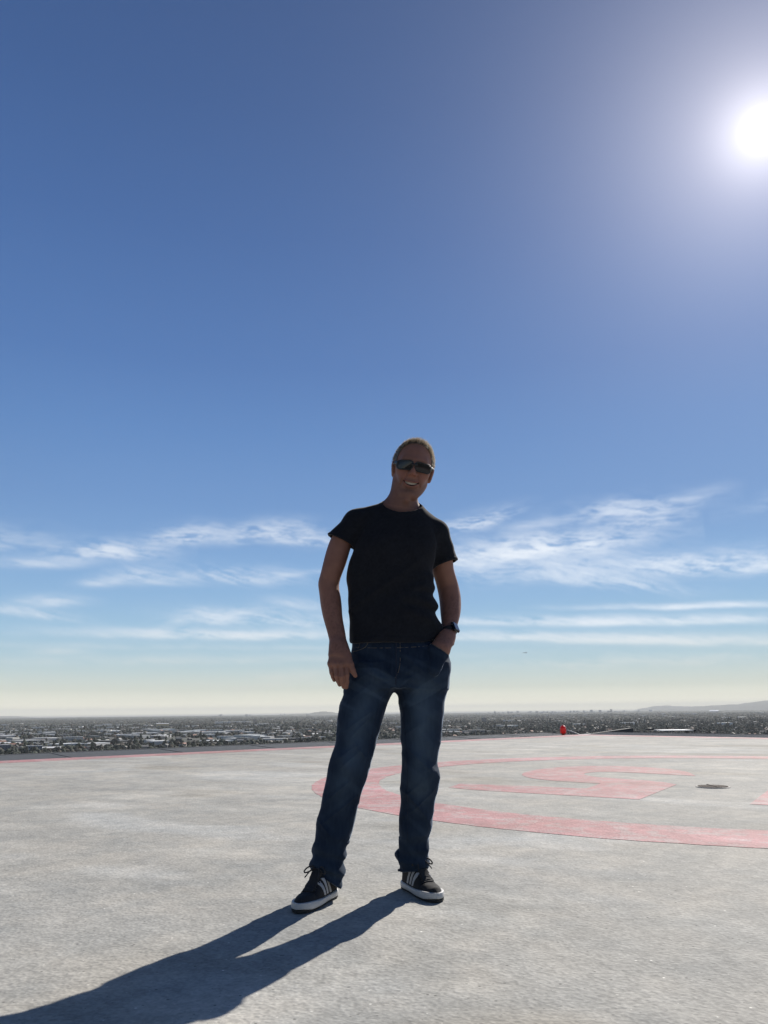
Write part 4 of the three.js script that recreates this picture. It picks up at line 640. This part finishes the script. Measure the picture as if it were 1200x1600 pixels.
{ // wrist watch on the pocketed hand
  const w = new THREE.Group(); w.name = 'watch'; person.add(w);
  const y0 = 0.986, c = ARM_R.at(y0), tilt = new THREE.Matrix4().makeRotationZ(0.28).multiply(new THREE.Matrix4().makeRotationX(-0.5)); tilt.setPosition(c[0], y0, c[1]);
  const pr = [[0.0, -0.011], [0.0024, -0.010], [0.0028, 0], [0.0024, 0.010], [0, 0.011], [-0.001, 0]].map(([a, b]) => [a, b]), n = 40, pos = [], idx = [];
  for (let i = 0; i <= n; i++) { const a = i / n * 2 * Math.PI; pr.forEach(([r, y]) => pos.push(Math.cos(a) * (c[2] + 0.0015 + r), y, Math.sin(a) * (c[3] + 0.003 + r))); }
  for (let i = 0; i < n; i++) for (let k = 0; k < pr.length; k++) { const a = i * pr.length + k, b = i * pr.length + (k + 1) % pr.length; idx.push(a, b, a + pr.length, b, b + pr.length, a + pr.length); }
  const g = new THREE.BufferGeometry(); g.setAttribute('position', new THREE.Float32BufferAttribute(pos, 3)); g.setIndex(idx); g.computeVertexNormals();
  part('strap', g.applyMatrix4(tilt), std(0.012, 0.012, 0.013, 0.7), w);
  const f = new THREE.Matrix4().makeRotationY(-0.55 + Math.PI / 2 - Math.PI / 2).setPosition(c[2] * 0.86 + 0.005, 0, c[3] * 0.52 + 0.004), m = tilt.clone().multiply(f);
  part('watch_case', new RoundedBoxGeometry(0.012, 0.043, 0.037, 4, 0.0055).applyMatrix4(m), phys(0.03, 0.03, 0.033, 0.25, { metalness: 0.7 }), w);
  part('watch_glass', new RoundedBoxGeometry(0.003, 0.037, 0.031, 3, 0.0014).translate(0.0062, 0, 0).applyMatrix4(m), phys(0.01, 0.011, 0.014, 0.04, { clearcoat: 1 }), w);
  part('crown', new THREE.CylinderGeometry(0.003, 0.003, 0.003, 12).rotateX(Math.PI / 2).translate(0, 0.009, 0.0195).applyMatrix4(m), phys(0.2, 0.2, 0.2, 0.3, { metalness: 0.9 }), w);
}
// ---------------------------------------------------------------- shoes
function makeShoe(pos, ang, side, dirt) {
  const L = 0.296, half = (s) => { const q = clamp(s / L), heel = Math.sqrt(Math.max(0, 1 - Math.pow(1 - Math.min(1, s / 0.045), 2))), toe = Math.sqrt(Math.max(0, 1 - Math.pow(Math.max(0, (s - 0.19) / (L - 0.19)), 2.15))); return (0.0355 + 0.0135 * sst(0.08, 0.2, s)) * heel * toe * (q >= 0 ? 1 : 0); }, bend = (s) => side * (0.004 - 0.012 * sst(0.05, 0.2, s) * 0.6 + 0.006 * sst(0.2, 0.29, s));
  const outline = (x, z, grow) => { const s = clamp(z, 0.0005, L - 0.0005), h = half(s) + grow, dz = Math.max(-z - grow, z - L - grow, 0); const lat = Math.abs(x - bend(s)) - h; return Math.max(lat * 0.8, dz > 0 ? dz : -0.1); };
  const top = (s) => 0.045 + 0.062 * sst(0.205, 0.105, s) + 0.006 * sst(0.28, 0.2, s) - 0.012 * sst(0.27, 0.296, s);
  const upper = (x, y, z) => { const s = clamp(z, 0.002, L - 0.004), h = top(s), w = Math.max(half(s) - 0.004, 0.002), dx = Math.abs(x - bend(s)) / w, dy = Math.max(y, 0) / h, e = Math.pow(Math.pow(dx, 2.6) + Math.pow(dy, 2.6), 1 / 2.6); let d = (e - 1) * Math.min(w, h) * 0.8; d = Math.max(d, -z + 0.003, z - L + 0.005, 0.012 - y); d += 0.0016 * bump(z - 0.2, 0.004) * sst(0.03, 0.05, y) + 0.0022 * (noise3(x * 40 + side, y * 40, z * 40) - 0.5); return d; };
  const matU = std(0.020, 0.019, 0.020, 0.9, { vertexColors: false }), matS = std(0.52, 0.51, 0.495, 0.6), matG = std(0.42, 0.42, 0.43, 0.7), matK = std(0.03, 0.03, 0.03, 0.9), lace = std(0.035, 0.033, 0.033, 0.85);
  const shoe = part('shoe', polygonise(upper, [-0.065, 0.008, -0.01], [0.065, 0.118, 0.305], 0.0027), matU, person); shoe.position.set(...pos); shoe.rotation.y = ang;
  const sole = (x, y, z) => { const fox = 0.029 + 0.003 * sst(0.2, 0.27, z) - 0.004 * bump(z - 0.12, 0.06); const o = outline(x, z, 0.002 - 0.0015 * Math.abs(y - 0.018) / 0.018); let d = smax(o, Math.max(y - fox, 0.0055 - y + 0.012 * sst(0.24, 0.3, z) * 0.5), 0.005); d += 0.0007 * bump(y - 0.026, 0.0015); return d; };
  part('sole', polygonise(sole, [-0.07, 0.002, -0.012], [0.07, 0.048, 0.312], 0.0024), matS, shoe);
  part('outsole', polygonise((x, y, z) => Math.max(outline(x, z, 0.0005), y - 0.0055 - 0.004 * sst(0.24, 0.3, z), 0.0008 - y), [-0.07, -0.002, -0.012], [0.07, 0.02, 0.312], 0.0026), matK, shoe);
  for (const lat of [-1, 1]) for (let k = 0; k < 3; k++) part('stripe', polygonise((x, y, z) => Math.max(upper(x, y, z) - 0.0016, Math.abs(z - (0.092 + k * 0.026 + 0.42 * (y - 0.04))) - 0.0075, 0.03 - y, y - (0.094 - k * 0.008), -(x * lat)), [-0.065, 0.025, 0.05], [0.065, 0.1, 0.2], 0.0025), matG, shoe);
  const surf = (x, z) => { for (let y = 0.13; y > 0; y -= 0.001) if (upper(x, y, z) < 0) return y; return 0.03; };
  const tongue = (x, y, z) => Math.max(upper(x, y, z) - 0.004, Math.abs(x - bend(z)) - 0.019, z - 0.205, 0.1 - z, 0.05 - y);
  part('tongue', polygonise(tongue, [-0.04, 0.04, 0.09], [0.04, 0.125, 0.21], 0.0027), std(0.028, 0.027, 0.028, 0.9), shoe);
  for (let k = 0; k < 5; k++) { const z0 = 0.128 + k * 0.0165, pts = []; for (let q = -4; q <= 4; q++) { const x = bend(z0) + q * 0.0062, zz = z0 + (k % 2 ? 1 : -1) * q * 0.0012; pts.push([x, surf(x, zz) + 0.0052 - Math.abs(q) * 0.0006, zz]); } part('lace', tubeG(pts, 0.0031, 24, 6), lace, shoe); }
  for (const s of [-1, 1]) { const y = surf(0, 0.128) + 0.008, b = bend(0.128); part('lace_loop', tubeG([[b, y, 0.128], [b + s * 0.022, y + 0.009, 0.139], [b + s * 0.038, y + 0.001, 0.150], [b + s * 0.042, y - 0.010, 0.156], [b + s * 0.031, y - 0.010, 0.149], [b + s * 0.014, y - 0.001, 0.136], [b, y + 0.001, 0.129]], 0.0027, 40, 6), lace, shoe); part('lace_end', tubeG([[b, y, 0.13], [b + s * 0.012, y + 0.003, 0.145], [b + s * 0.022, y - 0.011, 0.165], [b + s * 0.027, y - 0.022, 0.18]], 0.0024, 20, 6), lace, shoe); }
  part('lace_knot', new THREE.SphereGeometry(0.0065, 10, 8).translate(bend(0.128), surf(0, 0.128) + 0.008, 0.129), lace, shoe);
  return shoe;
}
makeShoe([-0.212, 0.002, -3.19], -21 * D2R, 1);
makeShoe([0.074, 0.002, -3.325], 22 * D2R, -1);

renderer.render(scene, camera);
